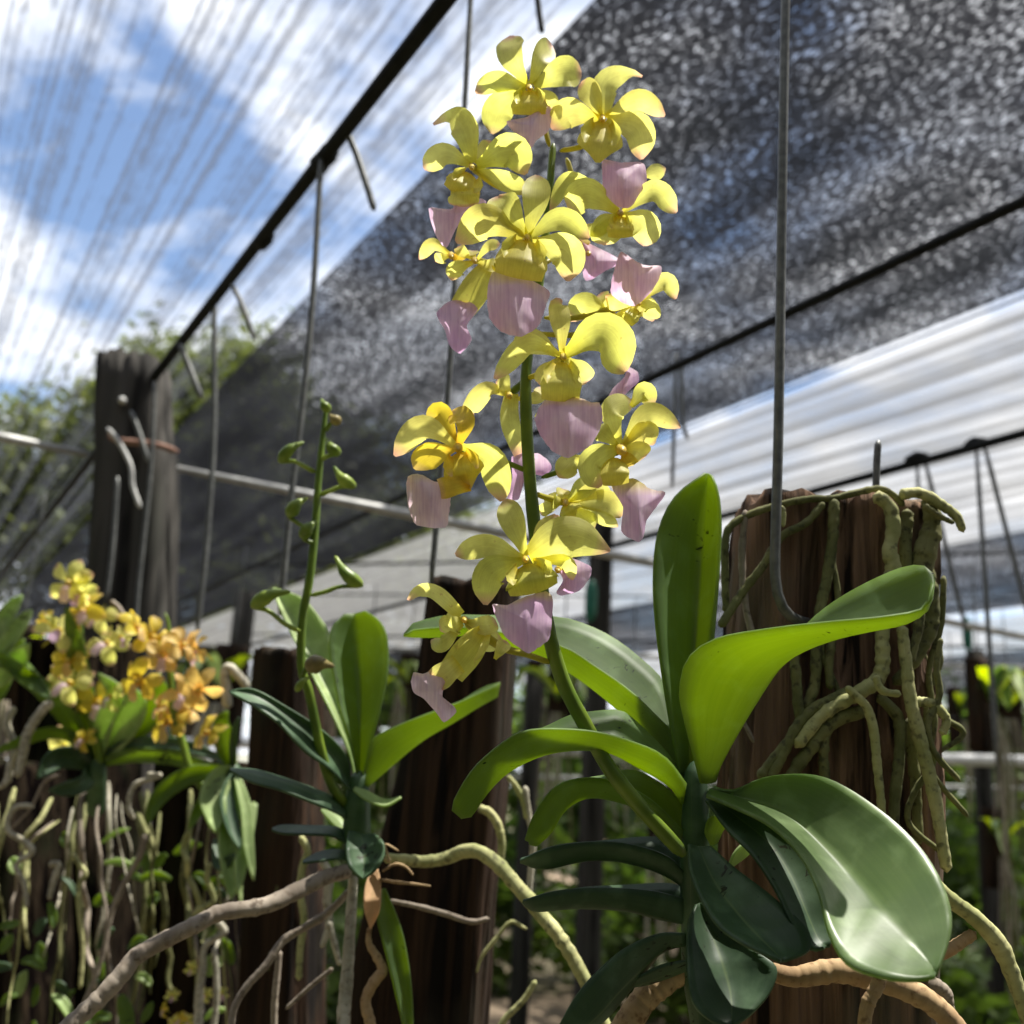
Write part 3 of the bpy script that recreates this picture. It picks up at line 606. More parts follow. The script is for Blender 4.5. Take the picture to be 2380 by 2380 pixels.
# ------------------------------------------------------------------ the tall yellow and pink orchid
OB = F0(1315, 1700, .45)
orchid = thing('orchid_plant', OB, 'tall orchid in full bloom, yellow petals and pink lips, on the big slab', 'orchid')
STALK = [F0(1290, 1612, .445), F0(1215, 1530, .435), F0(1150, 1450, .430), F0(1105, 1370, .425), F0(1062, 1285, .42), F0(1035, 1190, .415), F0(1018, 1080, .412), F0(1008, 990, .41), F0(997, 870, .41), F0(992, 720, .41),
         F0(1003, 620, .41), F0(1022, 500, .41), F0(1035, 380, .41), F0(1041, 300, .412), F0(1044, 272, .412)]
stalk = build('flower_stalk', tube(STALK, [.0030, .0032, .0031, .0029, .0027, .0025, .0022, .0019, .0015], 12, 90, .06, 2), M['stalk'], orchid)
FC = [0]
def flower(R, c, Y, petals, lip=None, throat=None, ped=None, mat='petal', lipmat='lip', lipY=-.006, lipk={}, side=True, colr=20, pmat='pedicel', neck=None):
    FC[0] += 1; sd = FC[0]; rnd = random.Random(sd*11)
    k = scale_at(R(*c, Y))*R.k
    cr_ = colr*.36/R.k*k
    fl = build('flower', tube([R(c[0], c[1]-8, Y+.003), R(*c, Y-.003), R(c[0]+4, c[1]+14, Y-.009)], [cr_*.8, cr_*1.1, cr_*.75], 10, 10, .1, sd), M['column'], orchid)
    for p in petals:
        (bx, by, tx, ty, wd), o = p[:5], (p[5] if len(p) > 5 else {})
        mx_, my_ = o.get('m', ((bx+tx)/2, (by+ty)/2))
        if math.hypot(bx-c[0], by-c[1])*R.k < 62: bx, by = bx+(c[0]-bx)*.72, by+(c[1]-by)*.72
        yb, ym, yt = o.get('y', (0, -.004+rnd.uniform(-.002, .002), .003+rnd.uniform(-.004, .004)))
        P = [R(bx, by, Y+yb), R(mx_, my_, Y+ym), R(tx, ty, Y+yt)]
        hk = o.get('hook')
        if hk: P.append(R(hk[0], hk[1], Y+yt+.003))
        build('petal', blade(P, wd*k, o.get('prof', PETAL), 16, 9, None, o.get('r', rnd.uniform(-.35, .35)), o.get('cup', rnd.choice([-.25, .2, .3])), .05, sd+tx*.01), M[o.get('mat', mat)], fl)
    if throat:
        x0, y0, x1, y1, wd = throat[:5]; dy = throat[5] if len(throat) > 5 else -.008
        mxx, myy = (x0+x1)/2, (y0+y1)/2
        build('lip_throat', blade([R(x0, y0, Y-.002), R(mxx, myy, Y+dy*1.3), R(x1, y1, Y+dy)], wd*k, [.55, .8, .95, 1, 1, .95, .9] if lip and mat == 'petal' else [.5, .8, .95, 1, .97, .8, .45, .1], 12, 9, None, 0, -.35, .04, sd), M['petal_throat' if mat == 'petal' else mat], fl)
        if side:
            nx, ny = -(y1-y0), (x1-x0); ln = math.hypot(nx, ny); nx, ny = nx/ln, ny/ln
            for s in (-1, 1):
                build('side_lobe', blade([R(x0+nx*wd*.2*s, y0+ny*wd*.2*s, Y-.004), R(x0+(x1-x0)*.3+nx*wd*.38*s, y0+(y1-y0)*.3+ny*wd*.38*s, Y-.011), R(x0+(x1-x0)*.55+nx*wd*.34*s, y0+(y1-y0)*.55+ny*wd*.34*s, Y-.013)], wd*.32*k, [.5, .9, 1, .8, .3], 8, 7, None, .7*s, .4, .05, sd+s), M['petal_throat' if mat == 'petal' else 'petal_warm'], fl)
    if neck:
        x0, y0, x1, y1, wd = neck; build('lip_neck', blade([R(x0, y0, Y-.009), R((x0+x1)/2, (y0+y1)/2, Y-.010), R(x1, y1, Y+lipY-.002)], wd*k, [.8, .8, .85, .95, 1, .9], 9, 7, None, 0, -.2, .03, sd), M[mat], fl)
    if lip:
        build('lip', sheet(R, lip, Y+lipY, **{'bulge': .005, 'gy': rnd.uniform(-.3, .25), 'crease': rnd.uniform(.35, .8), 'seed': sd, **lipk}), M[lipmat], fl)
    if ped:
        pp = [R(c[0], c[1], Y+.004)]+[R(x, y, yy) for x, y, yy in ped]
        build('pedicel', tube(pp, [.0020, .0017, .0013, .0011], 8, 18, .08, sd), M[pmat], fl)
    return fl
# 1 topmost
flower(R1, (800, 420), .405, [(745, 365, 690, 90, 190, {'m': (690, 220), 'y': (0, -.003, .004)}), (850, 350, 945, 150, 165, {'m': (870, 240)}), (905, 410, 1135, 335, 200, {'m': (1010, 330), 'r': .3}), (735, 425, 455, 455, 135, {'m': (590, 380)}),
       (735, 500, 560, 720, 200, {'m': (610, 560), 'y': (0, .004, .008)}), (900, 470, 950, 560, 120)],
       lip=[(655, 640), (790, 610), (900, 490), (945, 580), (925, 700), (850, 760), (800, 825), (720, 730)], throat=(800, 440, 800, 600, 230), ped=[(880, 620, .412), (930, 800, .412)], lipk={'gx': .5})
# 2 upper right
flower(R1, (1270, 620), .402, [(1290, 600, 1440, 330, 175, {'m': (1290, 400), 'hook': (1525, 352), 'prof': [.35, .6, .85, 1, 1, .9, .7, .4, .2, .08]}), (1230, 610, 1130, 395, 150, {'m': (1200, 470)}), (1350, 580, 1670, 605, 135, {'m': (1500, 505)}),
       (1370, 640, 1520, 885, 200, {'m': (1490, 690)}), (1190, 620, 945, 690, 200, {'m': (1050, 580), 'y': (0, .002, .006)})],
       throat=(1270, 640, 1240, 905, 290), lip=None, ped=[(1150, 790, .408), (1000, 830, .412)])
# 3 upper left
flower(R1, (430, 930), .400, [(445, 850, 290, 610, 190, {'m': (390, 690), 'hook': (185, 660), 'prof': [.3, .5, .75, .95, 1, .95, .75, .45, .25, .1]}), (395, 905, 125, 945, 150, {'m': (260, 850)}), (555, 905, 780, 980, 215, {'m': (680, 830), 'y': (0, -.008, -.004)}),
       (500, 860, 560, 770, 120, {'y': (.004, .006, .008)}), (560, 980, 800, 1090, 130, {'y': (.003, .005, .008)})],
       throat=(430, 980, 340, 1120, 240), lip=[(155, 1200), (230, 1200), (310, 1200), (340, 1120), (450, 1130), (530, 1160), (390, 1260), (330, 1330), (270, 1450), (200, 1370)], lipmat='lip_all', lipY=-.001, neck=(380, 1060, 380, 1190, 200), ped=[(640, 1070, .41), (880, 1060, .412)])
# 4 centre front
flower(R1, (785, 1385), .382, [(720, 1385, 330, 1415, 235, {'m': (520, 1270), 'y': (0, -.006, .004), 'r': -.3}), (740, 1330, 600, 1120, 205, {'m': (650, 1200)}), (810, 1330, 850, 985, 185, {'m': (840, 1150)}), (840, 1385, 1185, 1390, 165, {'m': (1000, 1275), 'r': .3}), (905, 1470, 1050, 1665, 225, {'m': (1040, 1480)})],
       throat=(780, 1400, 730, 1650, 330, -.011), lip=[(565, 1605), (720, 1620), (925, 1725), (905, 1830), (860, 1950), (750, 2020), (620, 1990), (545, 1900), (530, 1760)], lipY=-.012, lipk={'gy': -.35, 'crease': .5}, lipmat='lip_blend', ped=[(840, 1500, .40), (870, 1640, .41)])
# 5 right, lip raised
flower(R1, (1385, 1225), .400, [(1315, 1205, 1055, 1220, 205, {'m': (1170, 1110)}), (1335, 1270, 1140, 1310, 100, {'m': (1240, 1330)}), (1450, 1190, 1745, 1225, 155, {'m': (1600, 1095)}), (1430, 1290, 1545, 1440, 200, {'m': (1540, 1320)}), (1385, 1300, 1265, 1430, 200, {'m': (1290, 1350)}),
       (1270, 1060, 935, 1210, 110, {'m': (1050, 1010), 'y': (.006, .004, .006)}), (1530, 990, 1675, 940, 110, {'y': (.006, .006, .006)})],
       lip=[(1268, 900), (1290, 885), (1390, 905), (1530, 905), (1555, 1020), (1500, 1120), (1450, 1190), (1370, 1190), (1280, 1090)], lipmat='lip_all', lipY=-.008, throat=(1385, 1250, 1385, 1390, 170), ped=[(1120, 1060, .405), (1040, 880, .412)])
# 6 small left, long drooping lip
flower(R1, (450, 1530), .425, [(500, 1530, 610, 1430, 70, {'m': (540, 1440)}), (420, 1580, 300, 1660, 120, {'m': (340, 1590)}), (440, 1530, 440, 1470, 90), (480, 1570, 600, 1560, 90), (380, 1500, 350, 1440, 80)],
       throat=(560, 1560, 380, 1830, 190, -.002), lip=[(205, 1870), (300, 1790), (420, 1800), (470, 1850), (400, 1950), (430, 2040), (360, 2130), (290, 2080), (260, 1980)], lipmat='lip_all', side=False, lipY=-.003, ped=[(700, 1600, .425), (860, 1640, .412)])
# 6b leftmost little flower tip
flower(R1, (300, 1500), .43, [(270, 1470, 95, 1525, 90, {'m': (180, 1430)}), (280, 1500, 200, 1540, 90), (330, 1500, 360, 1540, 90, {'mat': 'petal_warm'})], lip=None, side=False)
# 7 right, pink lip facing
flower(R1, (1500, 1800), .412, [(1560, 1760, 1740, 1780, 120, {'m': (1670, 1670)}), (1510, 1830, 1600, 1910, 110, {'m': (1580, 1830)}), (1440, 1830, 1290, 1760, 130, {'m': (1350, 1800)}), (1430, 1880, 1330, 1950, 90)],
       lip=[(1385, 1480), (1430, 1500), (1530, 1560), (1645, 1570), (1635, 1650), (1570, 1750), (1480, 1825), (1390, 1800), (1325, 1740), (1335, 1640)], lipmat='lip_all', lipY=-.012, throat=(1500, 1850, 1420, 1930, 100), ped=[(1100, 1900, .415), (900, 1900, .411)])
flower(R1, (1180, 1480), .428, [(1200, 1480, 1120, 1400, 90)], lip=[(1115, 1395), (1180, 1420), (1300, 1480), (1395, 1540), (1290, 1600), (1190, 1660), (1150, 1640)], lipmat='lip_all', side=False, ped=[(1000, 1500, .42), (900, 1550, .411)])
# 8 centre, big pink lip
flower(R2, (1070, 465), .380, [(1040, 410, 1030, 150, 135, {'m': (1050, 260), 'hook': (1060, 120)}), (1000, 430, 650, 600, 150, {'m': (850, 380), 'r': .5, 'y': (0, -.004, .006)}), (960, 430, 760, 420, 160, {'m': (870, 370), 'y': (.006, .006, .01)}), (1105, 430, 1445, 560, 290, {'m': (1300, 340), 'y': (0, -.008, .006), 'r': .45, 'cup': .4}), (1130, 520, 1215, 620, 150), (980, 520, 930, 640, 120, {'y': (.004, .006, .01)})],
       throat=(1060, 500, 1050, 740, 245, -.011), lip=[(950, 735), (1100, 700), (1240, 745), (1295, 750), (1305, 860), (1240, 1000), (1100, 1082), (1000, 1035), (930, 950), (897, 850)], lipY=-.013, lipk={'gy': -.25, 'crease': .5}, lipmat='lip_blend', ped=[(950, 560, .40), (850, 600, .41)])
# 8b olive petals behind to its upper right
flower(R2, (1400, 230), .418, [(1330, 230, 1110, 250, 170, {'m': (1200, 160)}), (1330, 200, 1290, 85, 130), (1430, 280, 1450, 375, 130, {'m': (1400, 320)}), (1450, 210, 1615, 250, 130, {'m': (1560, 160)}), (1350, 300, 1180, 290, 90)],
       throat=(1400, 210, 1440, 290, 110), ped=[(1200, 330, .418), (900, 330, .411)])
# 9 golden, left
flower(R2, (430, 1020), .398, [(400, 995, 45, 1070, 165, {'m': (220, 900), 'mat': 'petal'}), (385, 1015, 165, 1150, 180, {'m': (240, 1070), 'y': (.003, .004, .006)}), (440, 975, 390, 800, 150, {'m': (470, 870)}), (400, 900, 240, 870, 120, {'m': (320, 800), 'y': (.006, .006, .01)}), (530, 990, 700, 1345, 205, {'m': (640, 1080), 'mat': 'petal', 'r': -.5})],
       throat=(430, 1050, 500, 1270, 250, -.008), mat='petal_warm', lip=[(125, 1195), (200, 1180), (290, 1225), (405, 1240), (385, 1330), (375, 1420), (350, 1505), (180, 1490), (140, 1420), (118, 1310)], lipmat='lip_pale', lipY=-.012, lipk={'gy': .1}, neck=(500, 1230, 320, 1270, 130), ped=[(640, 1080, .405), (850, 1160, .411)], pmat='stalk', colr=30)
# 10 seen from behind, left of the stalk
flower(R2, (740, 700), .418, [(705, 690, 495, 790, 130, {'m': (610, 660), 'hook': (520, 845)}), (740, 640, 660, 620, 130), (870, 780, 940, 650, 90), (780, 660, 800, 1060, 120, {'m': (740, 860), 'prof': [.7, .8, .9, 1, 1, .9, .8, .6]}), (900, 820, 1000, 860, 90)],
       lip=[(755, 1075), (830, 1050), (930, 1060), (1000, 1130), (960, 1190), (840, 1180), (800, 1330), (730, 1330), (760, 1200)], lipmat='lip_all', side=False, lipY=.002, ped=[(830, 620, .416), (860, 600, .411)], pmat='stalk')
# 11 right
flower(R2, (1420, 1030), .398, [(1390, 955, 1500, 745, 165, {'m': (1370, 800)}), (1480, 770, 1610, 770, 130, {'m': (1560, 680), 'y': (.004, .004, .006)}), (1430, 980, 1780, 895, 140, {'m': (1580, 815)}), (1455, 985, 1620, 1000, 170, {'m': (1560, 940)}), (1450, 1060, 1560, 1080, 150, {'m': (1510, 1040)}), (1440, 1070, 1480, 1130, 110, {'mat': 'petal_warm'}), (1340, 1000, 1290, 1260, 235, {'m': (1250, 1120), 'r': .5}), (1350, 960, 1260, 900, 120), (1180, 1080, 1040, 1200, 150, {'m': (1110, 1110), 'y': (.006, .008, .01)})],
       lip=[(1360, 1245), (1490, 1205), (1600, 1270), (1690, 1290), (1640, 1370), (1575, 1460), (1555, 1560), (1520, 1590), (1420, 1525), (1430, 1380)], lipY=-.008, ped=[(1150, 1130, .408), (940, 1200, .411)], pmat='stalk', throat=(1370, 1080, 1390, 1250, 170), side=False, colr=36)
flower(R2, (1340, 760), .425, [(1330, 790, 1350, 720, 70)], lip=[(1320, 760), (1370, 660), (1440, 590), (1460, 530), (1520, 560), (1525, 620), (1460, 680), (1400, 750), (1340, 790)], lipmat='lip_all', side=False)
# 12 lower right, behind
flower(R2, (1080, 1350), .425, [(1080, 1350, 950, 1330, 110), (1060, 1340, 1070, 1270, 90), (1100, 1340, 1260, 1210, 130), (1130, 1390, 1360, 1310, 110, {'m': (1250, 1280)}), (1200, 1400, 1420, 1440, 150, {'m': (1330, 1350)}), (1130, 1420, 1250, 1530, 170), (1230, 1410, 1400, 1500, 90), (1000, 1360, 930, 1420, 80)],
       throat=(1080, 1360, 1140, 1450, 150), ped=[(990, 1330, .42), (900, 1300, .412)], side=False)
# 13 low front
flower(R3, (1100, 640), .382, [(1060, 625, 575, 610, 180, {'m': (820, 540), 'y': (0, -.004, .004)}), (1105, 570, 945, 195, 200, {'m': (1010, 380)}), (1190, 570, 1735, 580, 330, {'m': (1430, 470), 'y': (0, -.008, .002), 'prof': [.45, .75, .95, 1, 1, .95, .85, .66, .4, .06]}), (1010, 700, 800, 985, 250, {'m': (850, 750), 'y': (0, -.008, -.002)}), (1230, 560, 1330, 310, 220, {'y': (.004, .006, .008)}), (1290, 660, 1450, 800, 110, {'m': (1400, 660)})],
       throat=(1110, 680, 1170, 900, 400, -.009), lip=[(850, 985), (960, 985), (1080, 930), (1250, 885), (1300, 930), (1300, 1090), (1275, 1240), (1190, 1310), (1110, 1345), (950, 1230), (900, 1120)], lipY=-.012, lipk={'gy': -.25, 'crease': .35}, lipmat='lip_blend', ped=[(1150, 800, .40), (1250, 1000, .414)])
flower(R3, (1340, 720), .415, [(1330, 720, 1440, 660, 120)], lip=[(1330, 640), (1450, 635), (1590, 700), (1580, 780), (1500, 880), (1370, 915), (1330, 890), (1380, 800), (1340, 720)], lipmat='lip_all', side=False, lipY=.0)
# 14 lowest, long drooping lip
flower(R3, (640, 1090), .398, [(550, 985, 300, 880, 120, {'m': (430, 890), 'hook': (220, 950), 'prof': [.7, .9, 1, 1, .95, .85, .6, .2]}), (640, 1110, 460, 1180, 190, {'m': (560, 1140), 'r': .4}), (600, 1220, 390, 1250, 130, {'m': (480, 1270)}), (560, 980, 570, 1150, 120, {'y': (.004, .004, .004)}), (720, 1170, 880, 1110, 150, {'y': (.002, -.003, .003)}), (640, 1290, 560, 1350, 100), (870, 1390, 955, 1255, 110), (700, 1200, 930, 1260, 200, {'y': (.004, .006, .01)})],
       throat=(790, 1180, 540, 1500, 230, -.004), lip=[(260, 1490), (330, 1500), (410, 1475), (500, 1470), (530, 1530), (490, 1600), (480, 1680), (560, 1740), (580, 1790), (490, 1865), (430, 1790), (340, 1690), (260, 1640), (245, 1560)], lipmat='lip_pale', lipY=-.006, lipk={'crease': .1}, neck=(600, 1420, 420, 1560, 190), ped=[(900, 1290, .40), (1120, 1360, .41), (1290, 1420, .419)], side=True)

# stem and leaves of the tall orchid
build('stem', tube([F0(1312, 1440, .45), F0(1312, 1560, .45), F0(1312, 1700, .455), F0(1318, 1850, .46), F0(1335, 1990, .465)], [.0045, .006, .0065, .0062, .005], 12, 30, .08, 4), M['leaf_blue'], orchid)
O = orchid
leaf(O, leafV(F0, [(1290, 1500), (1262, 1350), (1240, 1200), (1233, 1090), (1243, 1000), (1275, 935), (1330, 893)], [(1300, 1500), (1302, 1350), (1312, 1200), (1320, 1080), (1327, 985), (1332, 930), (1336, 893)], [(1315, 1490), (1330, 1350), (1346, 1200), (1356, 1080), (1360, 990), (1355, 930), (1343, 898)], [.455, .46, .465, .47, .47], -.012, -.010, dm=.006, sharp=.8), label='upright folded leaf with its lit face towards the flowers')
leaf(O, leafV(R4, [(310, 1860), (215, 1500), (190, 1340), (240, 1160), (400, 1050), (700, 995), (1000, 960), (1350, 925), (1565, 875), (1612, 745)],
              [(350, 1860), (470, 1640), (590, 1420), (720, 1230), (880, 1120), (1080, 1045), (1280, 1000), (1480, 950), (1590, 860), (1616, 740)],
              [(390, 1850), (470, 1600), (600, 1360), (740, 1160), (880, 1000), (1010, 880), (1200, 760), (1430, 655), (1560, 640), (1620, 690)], [.445, .440, .432, .424, .415, .405, .395, .388, .384], -.018, .022, dm=.0, sharp=.45), 'leaf', label='big leaf bending right across the slab, its tip catching light')
leaf(O, leafV(R5, [(772, 425), (870, 465), (1000, 530), (1115, 640), (1185, 780), (1222, 930), (1290, 1040), (1420, 1088), (1530, 1098), (1608, 1084)], [(785, 400), (920, 440), (1060, 490), (1190, 600), (1330, 745), (1440, 870), (1540, 985), (1590, 1045), (1607, 1075)],
              [(800, 390), (870, 405), (1000, 352), (1200, 355), (1400, 470), (1560, 620), (1650, 780), (1668, 905), (1642, 1000), (1609, 1082)], [.43, .42, .405, .39, .375, .36, .35, .345], -.014, .010, dm=.013, sharp=.85, n=36, m=17), 'leaf_big', .0014, 'largest pale green leaf leaning out towards the viewer')
leaf(O, leafV(R5, [(706, 600), (720, 720), (800, 880), (900, 960), (1040, 1028)], [(740, 610), (800, 740), (880, 850), (960, 940), (1050, 1028)], [(790, 610), (880, 690), (1010, 790), (1130, 900), (1150, 985), (1062, 1026)], [.43, .415, .40, .39, .385], -.006, .004, dm=.006), 'leaf_blue', label='dark blue-green leaf beneath the largest leaf')
leaf(O, leafV(R5, [(770, 440), (850, 550), (940, 640), (1020, 760), (1090, 900), (1150, 985), (1200, 980)], [(775, 425), (880, 500), (1000, 600), (1080, 720), (1140, 860), (1180, 950), (1210, 975)], [(785, 415), (880, 455), (1010, 520), (1130, 640), (1200, 780), (1232, 930), (1222, 975)], [.435, .42, .41, .40, .395], -.004, .006, dm=.006), 'leaf_blue', label='added dark blade standing for the shaded, folded near half of the largest leaf')  # extra blade added to fill the largest leaf's dark, shaded near side
leaf(O, leafV(R5, [(735, 820), (706, 900), (704, 1050), (725, 1180), (790, 1245), (850, 1262)], [(745, 815), (790, 930), (830, 1040), (860, 1150), (865, 1262)], [(760, 815), (850, 880), (950, 985), (1028, 1050), (1005, 1140), (930, 1225), (870, 1262)], [.435, .425, .415, .41, .405], -.004, .002, dm=.008), 'leaf_blue', label='dark drooping leaf at the bottom under the stem')
leaf(O, leafV(R9, [(1600, 1690), (1500, 1280), (1350, 1110), (1100, 870), (800, 660), (460, 460), (-160, 330), (-500, 300), (-880, 330), (-930, 370)], [(1600, 1700), (1450, 1540), (1200, 1240), (900, 960), (530, 690), (200, 560), (-300, 380), (-600, 385), (-880, 385), (-935, 375)],
              [(1590, 1600), (1500, 1200), (1400, 800), (1200, 590), (950, 400), (700, 280), (430, 210), (-160, 200), (-550, 200), (-860, 275), (-930, 365)], [.455, .465, .475, .482, .485, .485, .485, .485], -.012, .016), label='long leaf reaching left behind the lowest flowers')
leaf(O, leafV(R9, [(1600, 1700), (1400, 1450), (1100, 1320), (800, 1240), (500, 1213), (200, 1222), (0, 1305), (-300, 1560), (-480, 1850), (-500, 1950)], [(1570, 1890), (1450, 1720), (1150, 1540), (900, 1420), (600, 1400), (300, 1450), (0, 1600), (-200, 1800), (-330, 1990), (-420, 2010)],
              [(1590, 1650), (1400, 1400), (1150, 1150), (1000, 1050), (800, 1060), (580, 1090), (340, 1200), (50, 1330), (-250, 1600), (-440, 1980)], [.448, .438, .430, .425, .42, .418, .416], -.012, .018), label='long arching leaf drooping left, scratched underside glowing')
leaf(O, leafV(R5, [(700, 560), (560, 430), (420, 368), (300, 362), (210, 400), (140, 500), (110, 585)], [(705, 610), (600, 505), (480, 452), (350, 428), (260, 470), (200, 560), (150, 605)], [(690, 450), (600, 375), (500, 330), (400, 350), (300, 375), (200, 460), (125, 600)], [.452, .45, .446, .442, .44], -.010, .014), label='arching leaf ending in a notched green tip left of the stem')
leaf(O, leafV(R5, [(720, 740), (640, 650), (500, 602), (350, 592), (200, 612), (92, 658)], [(722, 790), (640, 722), (500, 670), (350, 656), (180, 688), (92, 664)], [(700, 660), (620, 590), (560, 575), (400, 590), (240, 606), (95, 655)], [.455, .452, .45, .448], -.008, .016), 'leaf_blue', label='dark leaf pointing left, third from the bottom')
leaf(O, leafV(R5, [(700, 800), (560, 768), (350, 760), (200, 776), (102, 806)], [(702, 890), (600, 872), (480, 842), (300, 832), (150, 842), (102, 812)], [(710, 770), (640, 745), (480, 752), (300, 764), (105, 805)], [.455, .452, .45, .448], -.006, .018), 'leaf_blue', label='dark flat leaf pointing left, lit patch at its base')
leaf(O, leafV(R5, [(695, 925), (600, 928), (480, 978), (380, 1060), (300, 1150), (235, 1262)], [(698, 968), (620, 980), (540, 1050), (450, 1140), (380, 1220), (300, 1290)], [(690, 960), (600, 1000), (550, 1060), (470, 1160), (400, 1240), (320, 1300)], [.455, .448, .44, .435], -.006, .008), 'leaf_blue', label='leaf sweeping down to the bottom left, its shade put into a darker colour')  # leaf lies in shade; darker leaf material paints that shade
leaf(O, leafV(R5, [(700, 1025), (620, 1040), (540, 1075), (480, 1110)], [(700, 1045), (620, 1075), (540, 1105), (480, 1115)], [(700, 1060), (620, 1090), (550, 1112), (480, 1120)], [.455, .452, .45], -.004, .004), 'leaf_blue')
leaf(O, leafV(R5, [(850, 700), (870, 640), (905, 600), (935, 595)], [(856, 690), (890, 640), (925, 605), (940, 600)], [(860, 685), (910, 650), (935, 625), (943, 605)], [.46, .46, .46], -.003, .003), 'leaf_pale')
leaf(O, leafV(R5, [(785, 600), (768, 555), (785, 505), (830, 488)], [(800, 600), (805, 560), (825, 520), (858, 498)], [(815, 590), (830, 550), (850, 530), (866, 508)], [.447, .445, .444], -.003, .003), 'leaf', label='small glowing yellow-green leaf base by the stem')

# roots of the tall orchid on and around the slab
AF = AY-.034
rr = [([(455, 900), (448, 750), (452, 480), (520, 385), (700, 312), (900, 268), (1050, 262), (1150, 238), (1300, 208), (1380, 235), (1450, 300)], 44, AF-.001, 'root'),
      ([(420, 980), (550, 780), (660, 640), (760, 480), (900, 400), (1000, 290)], 50, AF-.002, 'root'),
      ([(1060, 270), (1050, 500), (1020, 700), (980, 900), (960, 1100), (950, 1300), (900, 1450)], 62, AF-.002, 'root'),
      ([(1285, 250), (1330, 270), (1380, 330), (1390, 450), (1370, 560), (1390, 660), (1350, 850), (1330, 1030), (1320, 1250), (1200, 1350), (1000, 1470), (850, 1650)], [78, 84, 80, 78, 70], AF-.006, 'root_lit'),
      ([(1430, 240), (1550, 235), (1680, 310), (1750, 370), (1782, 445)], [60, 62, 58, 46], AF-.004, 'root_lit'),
      ([(1580, 260), (1612, 400), (1570, 560), (1560, 700), (1600, 850), (1600, 1000), (1530, 1150), (1400, 1300)], [80, 130, 110, 60, 56], AF+.002, 'root'),
      ([(1470, 330), (1460, 480), (1458, 650), (1470, 900)], 74, AF+.004, 'root'),
      ([(830, 1120), (845, 1250), (855, 1400), (860, 1550), (740, 1700), (640, 1830)], 60, AF-.004, 'root'),
      ([(1150, 1340), (1050, 1390), (950, 1440), (860, 1530), (760, 1720), (700, 1830)], 62, AF-.005, 'root'),
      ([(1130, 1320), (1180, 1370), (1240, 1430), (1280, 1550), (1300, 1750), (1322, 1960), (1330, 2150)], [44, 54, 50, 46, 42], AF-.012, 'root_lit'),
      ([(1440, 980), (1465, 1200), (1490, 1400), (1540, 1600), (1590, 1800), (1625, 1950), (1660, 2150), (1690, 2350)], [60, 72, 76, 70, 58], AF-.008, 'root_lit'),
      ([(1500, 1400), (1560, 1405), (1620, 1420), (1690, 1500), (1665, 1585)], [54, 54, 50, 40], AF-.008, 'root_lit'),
      ([(1230, 1450), (1050, 1520), (900, 1700), (800, 1850)], 80, AF-.004, 'root'),
      ([(1010, 1560), (1000, 1700), (1010, 1850), (1020, 2000)], 56, AF-.004, 'root'),
      ([(1310, 1370), (1420, 1500), (1425, 1700), (1400, 1950), (1390, 2200)], 66, AF-.005, 'root'),
      ([(1480, 1500), (1500, 1700), (1520, 1950), (1530, 2200)], 66, AF+.004, 'root'),
      ([(1290, 1260), (1330, 1340), (1430, 1360)], [40, 46, 36], AF-.014, 'root_lit'),
      ([(1560, 300), (1650, 360), (1730, 400)], [40, 36, 24], AF-.006, 'root'),
      ([(1050, 1020), (1030, 1200), (1040, 1330)], 50, AF-.003, 'root'),
      ([(1540, 900), (1530, 1000), (1490, 1180)], [60, 52, 40], AF-.006, 'root'),
      ([(720, 330), (770, 320), (775, 420)], [26, 30, 22], AF-.008, 'root_lit')]
rt_ = random.Random(5)
for i in range(5):
    x = rt_.uniform(1380, 1680); y0 = rt_.choice([240, 300, 700, 1050, 1300, 1400]); ln = rt_.uniform(500, 1500)
    rr.append(([(x+rt_.uniform(-60, 60)*j/2+rt_.uniform(-16, 16), y0+ln*j/5) for j in range(6)], [rt_.uniform(28, 44), rt_.uniform(30, 50), rt_.uniform(20, 36)], AF+rt_.uniform(-.010, .012), rt_.choice(['root', 'root', 'root_lit', 'root_grey'])))
for i in range(2):
    x = rt_.uniform(520, 1250); rr.append(([(x+rt_.uniform(-40, 40)*j/2, 330+j*260) for j in range(6)], [rt_.uniform(26, 40), rt_.uniform(30, 44), 24], AF-.001, rt_.choice(['root', 'root_grey'])))
for i, (pts, wd, Y, mt) in enumerate(rr): root(O, R4, pts, wd, Y, mt, i, 12, .2, n=len(pts)*10)
for i, (pts, wd, Y, mt) in enumerate([
        ([(720, 1060), (640, 1090), (560, 1150), (500, 1230), (440, 1320)], [70, 96, 98, 90], .462, 'root_brown'),
        ([(990, 1060), (1100, 1085), (1230, 1062), (1330, 1075), (1450, 1110), (1580, 1170), (1680, 1262), (1720, 1330)], [60, 84, 88, 84, 70], .44, 'root_brown'),
        ([(1405, 1080), (1395, 1120), (1360, 1190), (1345, 1290)], [50, 52, 44], .425, 'root_brown'),
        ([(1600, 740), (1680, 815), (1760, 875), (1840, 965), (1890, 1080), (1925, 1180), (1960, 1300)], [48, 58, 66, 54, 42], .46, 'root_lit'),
        ([(1600, 1010), (1660, 985), (1750, 925)], [44, 46, 40], .462, 'root_brown'),
        ([(1590, 1110), (1640, 1140), (1660, 1210)], [60, 52, 40], .47, 'root_grey')]):
    root(O, R5, pts, wd, Y, mt, 60+i, 12, .12, n=len(pts)*10)
